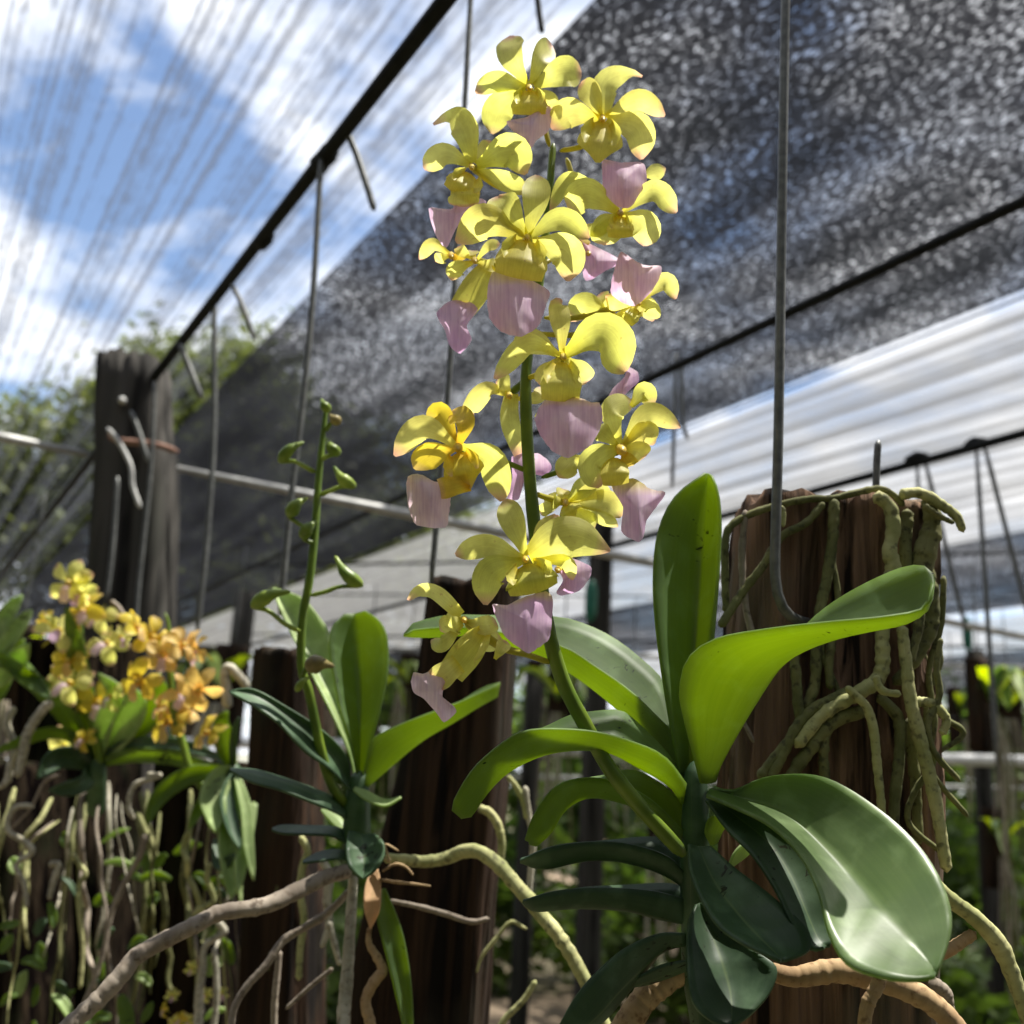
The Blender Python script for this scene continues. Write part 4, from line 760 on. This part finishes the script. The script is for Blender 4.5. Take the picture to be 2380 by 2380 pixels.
# ------------------------------------------------------------------ the budding orchid
Q = thing('orchid_plant', R7(915, 1000, .63), 'orchid with a green spike of unopened buds, left of the flowers', 'orchid')
bstalk = build('flower_stalk', tube([R7(850, 700, .63), R7(775, 590, .62), R7(720, 420, .612), R7(680, 230, .608), R7(645, 60, .605), R6(555, 1800, .604), R6(560, 1500, .602), R6(610, 1200, .60), R6(642, 900, .60), R6(662, 600, .60), R6(690, 320, .60), R6(712, 130, .60)],
                                    [.0030, .0030, .0028, .0026, .0026, .0025, .0023, .0020, .0014], 12, 80, .05, 3), M['stalk'], Q)
def bud(p0, p1, wd, ped=None, mat='bud', seed=0):
    """fat end first, pointed tip last (R6 pixels)"""
    k = scale_at(R6(*p0, .597))*R6.k
    mx_ = ((p0[0]*.5+p1[0]*.5)+(p1[1]-p0[1])*.10, (p0[1]*.5+p1[1]*.5)-(p1[0]-p0[0])*.10)
    o = build('bud', tube([R6(*p0, .597), R6(*mx_, .593), R6(*p1, .596)], [wd*.26*k, wd*.5*k, wd*.5*k, wd*.36*k, wd*.2*k, wd*.13*k], 12, 18, .12, seed), M[mat], Q)
    if ped:
        build('pedicel', tube([R6(*q, .600 if i == 0 else .597) for i, q in enumerate(ped)]+[R6(*p0, .597)], [.0016, .0013, .0014], 8, 12, .05, seed), M['stalk' if mat == 'bud_brown' else 'bud'], o)
bud((735, 150), (680, 75), 62, seed=1); bud((800, 222), (735, 175), 66, [(706, 280), (735, 240), (760, 215)], 'bud_brown', 2)
bud((412, 480), (568, 352), 82, [(640, 545), (560, 500), (500, 475)], seed=3); bud((800, 430), (708, 330), 74, [(675, 465), (730, 440), (780, 430)], seed=4)
bud((900, 640), (760, 508), 80, [(675, 690), (740, 665), (800, 640)], 'bud', 5); bud((470, 830), (588, 710), 92, [(640, 925), (560, 890), (500, 850)], seed=6)
bud((560, 965), (655, 860), 88, [(640, 1000), (600, 990)], 'bud', 7); bud((945, 1275), (770, 1085), 88, [(615, 1335), (700, 1315), (800, 1280)], seed=8)
bud((235, 1410), (480, 1310), 100, [(545, 1565), (450, 1520), (350, 1440), (290, 1420)], seed=9); bud((590, 1790), (760, 1790), 120, [(560, 1860), (575, 1820)], 'bud_brown', 10); bud((520, 1950), (620, 1850), 50, None, 'bud', 11)
build('stem', tube([R7(930, 520, .632), R7(920, 700, .632), R7(915, 900, .634), R7(905, 1080, .64)], [.0055, .008, .0085, .007], 12, 18, .08, 6), M['leaf_blue'], Q)
leaf(Q, leafV(R7, [(925, 560), (880, 350), (820, 150), (790, 0), (764, -155), (775, -290), (850, -372)], [(935, 560), (930, 300), (922, 50), (908, -200), (905, -372)], [(950, 550), (1000, 350), (1050, 150), (1090, -50), (1085, -240), (1040, -335), (960, -388)], [.632, .632, .64, .645], -.010, -.010, dm=.008, sharp=.8), 'leaf', label='upright folded leaf beside the budding spike')
leaf(Q, leafV(R7, [(905, 560), (880, 430), (800, 240), (710, 60), (645, -68), (540, -278), (470, -435), (444, -514)], [(915, 555), (870, 360), (790, 130), (700, -60), (600, -260), (510, -420), (448, -516)], [(925, 540), (890, 300), (830, 10), (768, -250), (670, -400), (600, -468), (452, -520)], [.64, .65, .665, .68, .69], -.004, .004, dm=.006), 'leaf_pale', label='pale green leaf standing behind the budding spike')
leaf(Q, leafV(R7, [(960, 585), (985, 400), (1012, 325), (1150, 255), (1300, 195), (1500, 120), (1718, 18)], [(975, 600), (1060, 520), (1200, 400), (1330, 310), (1450, 242), (1600, 150), (1705, 92)], [(985, 590), (1100, 470), (1250, 330), (1400, 200), (1550, 90), (1650, 35), (1722, 15)], [.63, .628, .63, .635, .64], -.012, .014), 'leaf', label='bright leaf of the budding orchid pointing right')
leaf(Q, leafV(R7, [(900, 640), (760, 500), (620, 400), (480, 250), (340, 150), (205, 72)], [(895, 640), (800, 460), (680, 330), (500, 190), (350, 95), (205, 68)], [(890, 610), (860, 430), (720, 280), (520, 150), (330, 50), (195, 62)], [.63, .615, .605, .60, .60], -.008, .006, dm=.006), 'leaf_blue', label='dark blue-green leaf of the budding orchid pointing upper left')
leaf(Q, leafV(R7, [(875, 790), (780, 740), (660, 690), (480, 620), (320, 575), (205, 510)], [(875, 775), (790, 700), (680, 650), (500, 580), (330, 535), (205, 505)], [(875, 755), (790, 670), (700, 620), (500, 550), (340, 505), (205, 498)], [.63, .615, .605, .60, .60], -.006, .008), 'leaf_blue', label='dark narrow leaf of the budding orchid pointing left')
leaf(Q, leafV(R7, [(895, 620), (960, 670), (1040, 705), (1095, 705), (1165, 662)], [(900, 610), (970, 650), (1040, 685), (1095, 690), (1165, 660)], [(905, 603), (980, 628), (1050, 665), (1100, 672), (1165, 655)], [.62, .615, .615], -.004, .004), 'leaf_pale')
leaf(Q, leafV(R7, [(860, 920), (780, 880), (640, 870), (500, 865), (440, 845)], [(862, 900), (780, 850), (640, 845), (500, 842), (440, 840)], [(862, 850), (790, 825), (640, 820), (500, 818), (440, 835)], [.63, .625, .62], -.006, .006), 'leaf_blue')
leaf(Q, leafV(R7, [(860, 880), (820, 850), (770, 800), (715, 735)], [(862, 860), (820, 800), (770, 760), (715, 730)], [(865, 840), (830, 780), (780, 740), (718, 728)], [.64, .645, .65], -.003, .004), 'leaf_pale')
leaf(Q, leafV(R7, [(855, 1010), (780, 1010), (700, 1020), (612, 1030)], [(855, 990), (780, 985), (700, 1000), (612, 1025)], [(855, 960), (790, 955), (700, 970), (612, 1018)], [.63, .625, .62], -.006, .006), 'leaf_blue')
leaf(Q, leafV(R7, [(870, 850), (855, 950), (870, 1040), (910, 1090), (950, 1118)], [(930, 860), (945, 900), (955, 960), (958, 1040), (952, 1118)], [(960, 880), (1010, 862), (1062, 910), (1066, 990), (1020, 1070), (955, 1118)], [.62, .605, .60, .60], -.004, -.002, dm=.006), 'leaf_blue', label='short heart-shaped bluish leaf in front of the stem')
leaf(Q, leafV(R7, [(985, 1090), (960, 1170), (958, 1290), (992, 1397)], [(1010, 1080), (1005, 1180), (1000, 1290), (993, 1397)], [(1035, 1060), (1052, 1150), (1045, 1290), (996, 1397)], [.61, .605, .61], -.003, .003), 'leaf_dead', .0006, 'dry tan leaf hanging below the budding orchid')
leaf(Q, leafV(R7, [(1055, 1175), (1030, 1320), (1070, 1500), (1120, 1700), (1170, 1920), (1180, 2000)], [(1065, 1170), (1085, 1320), (1130, 1500), (1170, 1700), (1200, 1920), (1205, 2000)], [(1075, 1170), (1150, 1350), (1190, 1500), (1220, 1700), (1232, 1900), (1230, 2000)], [.625, .62, .62, .62], -.003, .003, dm=.004), 'leaf', label='long striped leaf hanging below the budding orchid')
for i, (pts, wd, Y, mt) in enumerate([
        ([(880, 1070), (740, 1110), (600, 1175), (470, 1240), (350, 1278), (150, 1308), (0, 1380), (-200, 1480), (-330, 1560), (-400, 1650), (-520, 1780), (-650, 1900), (-760, 2000)], [80, 90, 84, 84, 88, 84], [.63, .60, .58, .57, .56], 'root_grey'),
        ([(1070, 1000), (1180, 1010), (1300, 1020), (1420, 1000), (1510, 965), (1600, 965), (1700, 1030), (1790, 1130), (1880, 1230), (1960, 1330), (2050, 1440), (2150, 1600), (2250, 1800), (2330, 2000)], [56, 70, 80, 80, 76, 72, 68], [.63, .64, .62, .60, .59], 'root_lit'),
        ([(880, 1180), (760, 1300), (660, 1370), (520, 1450), (460, 1520), (400, 1610), (300, 1720), (230, 1840), (200, 2000)], [40, 44, 42, 40], [.64, .63, .62], 'root_grey'),
        ([(895, 1100), (885, 1300), (875, 1450), (862, 1650), (845, 1850), (840, 2000)], [50, 60, 70, 74], [.635, .625, .615], 'root_white'),
        ([(985, 1390), (985, 1480), (1030, 1560), (1060, 1630), (1010, 1700), (965, 1800), (985, 1900), (1005, 2000)], [26, 46, 66, 60, 60], .62, 'root_brown'),
        ([(1100, 1240), (1250, 1270), (1400, 1310), (1560, 1358), (1655, 1340)], [24, 30, 34, 26], .66, 'root_grey'),
        ([(1040, 1120), (1130, 1135), (1230, 1145), (1332, 1158)], [16, 18, 16, 10], .61, 'root_brown'),
        ([(1060, 1075), (1130, 1035), (1190, 1050), (1232, 1095)], [14, 16, 12], .61, 'root_brown'),
        ([(1050, 980), (1100, 1020), (1075, 925), (1150, 960)], [12, 12, 10], .61, 'root_brown'),
        ([(480, 1520), (470, 1650), (455, 1800), (450, 2000)], [36, 40, 36], .66, 'root_grey'),
        ([(780, 1620), (680, 1700), (600, 1770), (520, 1845)], [26, 26, 20], .66, 'root_grey'),
        ([(1600, 720), (1660, 745), (1710, 820), (1730, 920), (1720, 1040)], [46, 50, 46, 36], .70, 'root_lit'),
        ([(1760, 540), (1810, 600), (1850, 680), (1870, 780)], [30, 34, 30], .72, 'root_lit'),
        ([(1860, 600), (1880, 750), (1905, 900), (1890, 1100), (1880, 1250)], [34, 40, 36], .72, 'root_white'),
        ([(1920, 1690), (1850, 1800), (1750, 1900), (1700, 1990)], [30, 36, 36], .70, 'root_lit'),
        ([(1870, 1400), (1780, 1360), (1700, 1450), (1620, 1550), (1590, 1640)], [18, 22, 22, 14], .72, 'root_lit'),
        ([(600, 880), (640, 960), (610, 1060), (600, 1200), (620, 1350), (600, 1500), (590, 1680)], [40, 44, 40, 36], .74, 'root_lit'),
        ([(720, 1010), (760, 1100), (750, 1250), (760, 1380), (720, 1500)], [46, 50, 46, 30], .74, 'root_white'),
        ([(760, 1360), (790, 1480), (820, 1600)], [36, 40, 30], .72, 'root_white')]):
    root(Q, R7, pts, wd, Y, mt, 90+i, 10, .14, n=len(pts)*9)

# ------------------------------------------------------------------ the two small-flowered orchids at left
O0 = Vector((0, 0, 0))
def tpl_flower(mat, lipm, seed):
    rnd = random.Random(seed); H = Vector((0, -1, 0)); parts = []
    for a in (90, 28, 152, -38, -142):
        a = R_(a+rnd.uniform(-9, 9)); d = Vector((math.cos(a), 0, math.sin(a)))
        mb = blade([d*.08, d*.55+Vector((0, -.12+rnd.uniform(-.1, .1), 0)), d*1.0+Vector((0, .15+rnd.uniform(-.15, .2), 0))], .62, PETAL, 10, 7, H, rnd.uniform(-.5, .5), rnd.choice([.3, -.3]), .06, seed)
        parts.append(('petal', mesh_data('petal', mb, M[mat], O0)))
    mb = blade([Vector((0, -.06, -.05)), Vector((0, -.34, -.22)), Vector((.03, -.36, -.55)), Vector((.05, -.28, -.85))], .5, [.4, .7, .8, .7, .8, 1, .95, .6], 12, 7, H, 0, -.35, .06, seed)
    parts.append(('lip', mesh_data('lip', mb, M[lipm], O0)))
    cen = mesh_data('flower', tube([Vector((0, .05, 0)), Vector((0, -.12, .02)), Vector((0, -.24, -.05))], [.08, .13, .09], 8, 8), M['column'], O0)
    ped = mesh_data('pedicel', tube([Vector((0, .05, 0)), Vector((.05, .4, -.15)), Vector((.0, .8, -.5))], [.05, .045, .04], 6, 8), M['pedicel'], O0)
    return cen, parts+[('pedicel', ped)]
TY = [tpl_flower('petal', 'lip_pale', 1), tpl_flower('petal', 'lip_all', 2), tpl_flower('petal_warm', 'lip_pale', 3)]
TO = [tpl_flower('petal_orange', 'lip_pale', 4), tpl_flower('petal_orange', 'petal_orange', 5), tpl_flower('petal_warm', 'petal_orange', 6)]
def put_flower(plant, R, x, y, Y, wpx, tpl, rnd):
    cen, parts = tpl; p = R(x, y, Y); s = wpx*.66*scale_at(p)*R.k
    o = bpy.data.objects.new('flower', cen); C.objects.link(o); o.parent = plant; o.location = p-ORG[plant.name]; o.scale = (s, s, s)
    o.rotation_euler = (rnd.uniform(-.6, .5), rnd.uniform(-.6, .6), rnd.uniform(-1.1, 1.1))
    for nm, me in parts:
        c = bpy.data.objects.new(nm, me); C.objects.link(c); c.parent = o
LY = .98
P1 = thing('orchid_plant', R8(360, 860, LY), 'small yellow-flowered orchid at the left edge', 'orchid'); ORG[P1.name] = R8(360, 860, LY)
P2 = thing('orchid_plant', R8(940, 890, .90), 'small orange-flowered orchid left of the budding orchid', 'orchid'); ORG[P2.name] = R8(940, 890, .90)
rnd = random.Random(21)
for i, (x, y, wd) in enumerate([(285, 130, 150), (330, 165, 110), (345, 250, 150), (415, 275, 120), (235, 330, 140), (185, 290, 80), (440, 380, 140), (490, 350, 80), (280, 450, 130), (290, 545, 150), (240, 520, 90), (400, 615, 140), (455, 595, 100), (265, 800, 140), (345, 770, 80)]):
    put_flower(P1, R8, x, y, LY+rnd.uniform(-.02, .02), wd, TY[i % 3] if y < 420 or y > 520 else (TO[2] if i == 8 else TY[0]), rnd)
for i, (x, y, wd) in enumerate([(555, 315, 135), (625, 355, 140), (665, 430, 120), (745, 390, 135), (805, 405, 130), (570, 530, 150), (740, 580, 130), (815, 565, 150), (690, 700, 160), (750, 660, 110), (655, 640, 90), (850, 745, 135)]):
    put_flower(P2, R8, x, y, .90+rnd.uniform(-.02, .02), wd, TO[2] if i in (0, 1, 5, 8, 11) else TO[i % 2], rnd)
build('flower_stalk', tube([R8(410, 880, LY+.01), R8(390, 760, LY+.01), R8(345, 600, LY+.01), R8(335, 400, LY+.01), R8(320, 200, LY+.01)], [.004, .0038, .003, .002], 8, 30, .05, 1), M['stalk'], P1)
build('flower_stalk', tube([R8(860, 1000, .91), R8(780, 900, .91), R8(745, 780, .91), R8(705, 640, .91), R8(695, 480, .91), R8(690, 320, .91), R8(675, 255, .91)], [.004, .0035, .003, .0014], 8, 36, .05, 2), M['stalk'], P2)
def arc_leaf(plant, R, pts, wd, Y, mat='leaf', roll=0.0, cup=.5):
    Ys = lerp_list(Y if hasattr(Y, '__len__') else [Y, Y], len(pts)); P = [R(x, y, yy) for (x, y), yy in zip(pts, Ys)]
    leaf(plant, blade(P, wd*scale_at(P[0])*R.k, LEAFW, 20, 7, None, roll, cup), mat, .0014)
for pts, wd, mt, rl in [([(400, 860), (470, 810), (560, 790), (700, 790), (850, 830), (930, 880)], 50, 'leaf_blue', .3), ([(380, 880), (460, 850), (560, 830), (700, 840), (820, 870), (930, 890)], 60, 'leaf', -.3),
                        ([(400, 880), (300, 760), (200, 740), (100, 770), (-40, 830)], 50, 'leaf', .4), ([(390, 860), (300, 700), (180, 560), (60, 470), (-40, 400)], 80, 'leaf', .5), ([(400, 860), (440, 700), (480, 580), (400, 500)], 90, 'leaf_pale', .6),
                        ([(400, 860), (520, 720), (560, 620), (500, 540)], 110, 'leaf_pale', .4), ([(420, 850), (600, 700), (660, 600), (650, 500)], 100, 'leaf', .4), ([(380, 880), (300, 840), (220, 850), (150, 930)], 90, 'leaf_blue', .3),
                        ([(390, 840), (330, 500), (300, 350), (270, 230)], 80, 'leaf', .2), ([(-60, 560), (60, 460), (120, 380)], 90, 'leaf_pale', .2), ([(-60, 430), (40, 460), (120, 530), (210, 610)], 80, 'leaf', .4), ([(380, 880), (330, 950), (200, 980)], 70, 'leaf_blue', .4)]:
    arc_leaf(P1, R8, pts, wd, [LY+.02, LY, LY-.02], mt, rl)
for pts, wd, mt, rl in [([(935, 890), (870, 900), (780, 910), (690, 960), (630, 1030), (600, 1120)], 76, 'leaf', .3), ([(950, 880), (920, 780), (910, 700), (930, 655)], 80, 'leaf', .2), ([(955, 900), (900, 920), (860, 1000), (870, 1080), (880, 1150)], 110, 'leaf_pale', .4),
                        ([(930, 900), (860, 980), (810, 1050), (770, 1140)], 50, 'leaf', .4), ([(960, 900), (920, 1000), (940, 1120), (980, 1220)], 70, 'leaf_blue', .6), ([(960, 900), (930, 1080), (930, 1250), (945, 1425)], 80, 'leaf_pale', .3),
                        ([(1040, 1030), (1010, 1120), (980, 1250), (970, 1400)], 60, 'leaf_pale', .5), ([(960, 900), (1000, 1060), (1010, 1200), (1035, 1345)], 50, 'leaf_pale', .5), ([(950, 890), (960, 760), (975, 680)], 40, 'leaf_blue', .7), ([(880, 1180), (900, 1280), (960, 1240)], 50, 'leaf_blue', .2)]:
    arc_leaf(P2, R8, pts, wd, [.91, .895, .885], mt, rl)
build('stem', tube([R8(400, 850, LY+.01), R8(395, 950, LY+.02), R8(390, 1080, LY+.04)], [.007, .009, .008], 10, 12, .1, 7), M['leaf_blue'], P1)
build('stem', tube([R8(950, 870, .91), R8(955, 980, .915), R8(955, 1100, .93)], [.007, .009, .008], 10, 12, .1, 8), M['leaf_blue'], P2)
# hanging aerial roots
def hang(plant, R, x, y0, y1, wd, Y, mat, seed, drift=0.0, base=None):
    rnd = random.Random(seed); n = 8; P = []
    if base:
        bx = base[0]+(x-base[0])*rnd.uniform(.55, 1.0); by = base[1]+rnd.uniform(-260, 60)
        P.append(R(bx, by, Y+.02)); P.append(R(bx*.5+x*.5+rnd.uniform(-25, 25), by*.5+y0*.5, Y))
    for i in range(n):
        t = i/(n-1); P.append(R(x+drift*t+rnd.uniform(-1, 1)*wd*.7, y0+(y1-y0)*t, Y+rnd.uniform(-.012, .012)))
    k = scale_at(P[0])*R.k
    build('root', tube(P, [wd*.45*k, wd*.55*k, wd*.5*k, wd*.46*k, wd*.3*k], 8, 44, .26, seed), M[mat], plant)
rnd = random.Random(77)
mats = ['root_white', 'root', 'root', 'root_grey', 'root_lit', 'root']
for i in range(19):
    x = rnd.uniform(-60, 1150); y0 = rnd.uniform(480, 760); y1 = y0+rnd.uniform(600, 1600); wd = rnd.choice([12, 16, 20, 26, 34, 44])
    hang(P1, R11, x, y0, min(y1, 2000), wd, rnd.uniform(LY, LY+.10), mats[i % 6], 300+i, rnd.uniform(-200, 200), (724, 300))
for i in range(15):
    x = rnd.uniform(1100, 2150); y0 = rnd.uniform(520, 800); y1 = y0+rnd.uniform(600, 1400); wd = rnd.choice([12, 16, 20, 26, 32, 42])
    hang(P2, R11, x, y0, min(y1, 2000), wd, rnd.uniform(.93, 1.03), mats[(i*5) % 6], 400+i, rnd.uniform(-180, 180), (1751, 340))
for i, (pts, wd, mt) in enumerate([([(1090, 450), (1050, 600), (930, 820), (830, 1050), (780, 1300), (700, 1550), (600, 1800), (540, 2000)], [90, 70, 60, 64, 90], 'root_grey'), ([(250, 240), (130, 240), (60, 330), (70, 430), (180, 500), (240, 580), (120, 680), (180, 820), (200, 1000)], [60, 66, 70, 60, 50], 'root_white'),
                                  ([(370, 670), (440, 680), (400, 800), (370, 930)], [70, 80, 60], 'root_white'), ([(540, 590), (600, 680), (640, 740), (590, 850), (600, 1100), (620, 1300), (600, 1600)], [60, 66, 50, 50], 'root_lit'), ([(450, 0), (330, 60), (230, 250), (90, 400)], [40, 40, 30], 'root_grey'),
                                  ([(-30, 100), (40, 60), (70, -100)], [70, 70, 40], 'root_white')]):
    root(P1, R11, pts, [v*.62 for v in wd], LY-.02, mt, 500+i, 10, .2)
root(P1, R10, [(450, 1310), (380, 1360), (300, 1470), (230, 1600), (190, 1780), (150, 1950)], [80, 84, 80, 60], LY-.02, 'root_white', 520)
root(P1, R10, [(120, 1350), (60, 1500), (120, 1680), (90, 1850), (70, 2000)], [60, 66, 56], LY, 'root_white', 521)
root(P1, R10, [(960, 430), (1040, 520), (1090, 640), (1110, 740)], [40, 60, 40], LY+.01, 'root_grey', 522)
for i, (pts, wd, mt) in enumerate([([(1620, 1100), (1680, 1180), (1540, 1280), (1520, 1450), (1490, 1650), (1480, 1950)], [70, 70, 90, 90], 'root_white'), ([(1600, 1300), (1620, 1500), (1620, 1700), (1590, 1960)], [60, 70, 70], 'root_white'), ([(1570, 660), (1550, 780), (1600, 940), (1480, 1020), (1330, 1180)], [60, 60, 40], 'root_lit'), ([(1100, 0), (1200, 10), (1010, 80), (960, 240), (1000, 330)], [50, 60, 50], 'root_white')]):
    root(P2, R11, pts, [v*.7 for v in wd], .92, mt, 540+i, 10, .2)
root(P2, R8, [(930, 640), (920, 500), (940, 480), (990, 530), (1010, 560)], [40, 44, 40, 34], .93, 'root_white', 550)
for i, (x, y) in enumerate([(1430, 1450), (1290, 1650), (1230, 1760), (1540, 1650), (1660, 1640), (1350, 1830), (1400, 1850), (1310, 1850)]): put_flower(P2, R11, x, y, .97, 90, TY[i % 3], rnd)
for x0, y0, x1, y1, wd in [(900, 1650, 960, 1990, 110), (1060, 1850, 1140, 1700, 60), (0, 1140, 150, 1110, 60), (0, 1330, 90, 1190, 80), (370, 960, 400, 1150, 60)]:
    arc_leaf(P2 if x0 > 500 else P1, R11, [(x0, y0), ((x0+x1)/2+10, (y0+y1)/2), (x1, y1)], wd, .95, 'leaf', .3)

rl_ = random.Random(91)
for i in range(46):
    x = rl_.uniform(-40, 1900); y = rl_.uniform(500, 1900); a = rl_.uniform(0, 6.28); ln = rl_.uniform(90, 260)
    q = P1 if x < 1050 else P2
    arc_leaf(q, R11, [(x, y), (x+math.cos(a)*ln*.5, y+math.sin(a)*ln*.5-30), (x+math.cos(a)*ln, y+math.sin(a)*ln)], rl_.uniform(40, 90), rl_.uniform(1.0, 1.06), rl_.choice(['leaf', 'leaf', 'leaf_blue', 'leaf_pale']), rl_.uniform(-.8, .8))
for i, (x, y) in enumerate([(-40, 330), (30, 420), (60, 300), (-20, 560), (20, 240)]):
    arc_leaf(P1, R8, [(x-60, y+140), (x, y+40), (x+70, y-60)], 70, LY+.08, 'leaf' if i % 2 else 'leaf_pale', .4)
# ------------------------------------------------------------------ far hanging orchids
def far_orchid(seed):
    rnd = random.Random(seed); t = bpy.data.objects.new('hanging_orchid', None); C.objects.link(t); ORG[t.name] = O0
    build('slab', loft([Vector((0, 0, .30)), Vector((0, 0, .29)), Vector((0, 0, 0))], [.05, .052, .055], .06, .2, 10, 24, seed, .004, 6), M['wood_dark'], t)
    build('wire', tube([Vector((0, 0, .28)), Vector((0, 0, .62))], .003, 6, 6), M['wire'], t)
    for i in range(9):
        a = rnd.uniform(0, 6.28); ln = rnd.uniform(.10, .2); d = Vector((math.cos(a), math.sin(a)*.6-.5, 0))
        leaf(t, blade([Vector((0, -.04, .16)), Vector((0, -.04, .2))+d*ln*.6+Vector((0, 0, .05)), Vector((0, -.04, .18))+d*ln+Vector((0, 0, rnd.uniform(-.06, .08)))], .045, LEAFW, 8, 5, Vector((0, 0, 1)), 0, .4), rnd.choice(['leaf', 'leaf_pale', 'leaf_blue']), 0)
    for i in range(10):
        x = rnd.uniform(-.06, .06); build('root', tube([Vector((x*.5, -.05, .12)), Vector((x, -.07, -.02)), Vector((x+rnd.uniform(-.03, .03), -.06, -.3+rnd.uniform(-.1, .1)))], .004, 6, 10, .2, i), M[rnd.choice(['root_white', 'root', 'root_grey'])], t)
    return t
src = [far_orchid(5), far_orchid(9)]; used = [False, False]
for i, (x, y, Y, lab) in enumerate([(1850, 1330, 3.4, 'distant hanging orchid right of the wrapped slab'), (1905, 1345, 4.6, 'distant hanging orchid at the right edge'), (1800, 1350, 5.6, 'farther hanging orchid close to the slab on the right'), (1195, 1330, 4.4, 'distant hanging orchid between the stalk and the upright leaf'),
        (1060, 1330, 3.6, 'distant hanging orchid just right of the brown slab'), (1010, 1300, 5.4, 'farther hanging orchid right of the brown slab'), (690, 1330, 4.0, 'distant hanging orchid behind the leaves of the budding orchid'), (430, 1310, 3.2, 'distant hanging orchid above the orange flowers'), (770, 1290, 5.2, 'distant hanging orchid left of the brown slab'), (1250, 1560, 4.0, 'distant hanging orchid low behind the arching leaves'), (1880, 1600, 4.2, 'distant hanging orchid low at right above the shrubs'), (20, 1300, 2.4, 'hanging orchid at the left edge beyond the yellow flowers')]):
    k = i % 2; s0 = src[k]
    if not used[k]: t = s0; used[k] = True
    else:
        t = s0.copy(); C.objects.link(t)
        for ch in s0.children:
            c = ch.copy(); C.objects.link(c); c.parent = t
    p = F0(x, y, Y); t.location = p-Vector((0, 0, .15)); t.rotation_euler = (0, 0, random.Random(i).uniform(-.8, .8))
    tag(t, lab, 'orchid', 'distant hanging orchids')
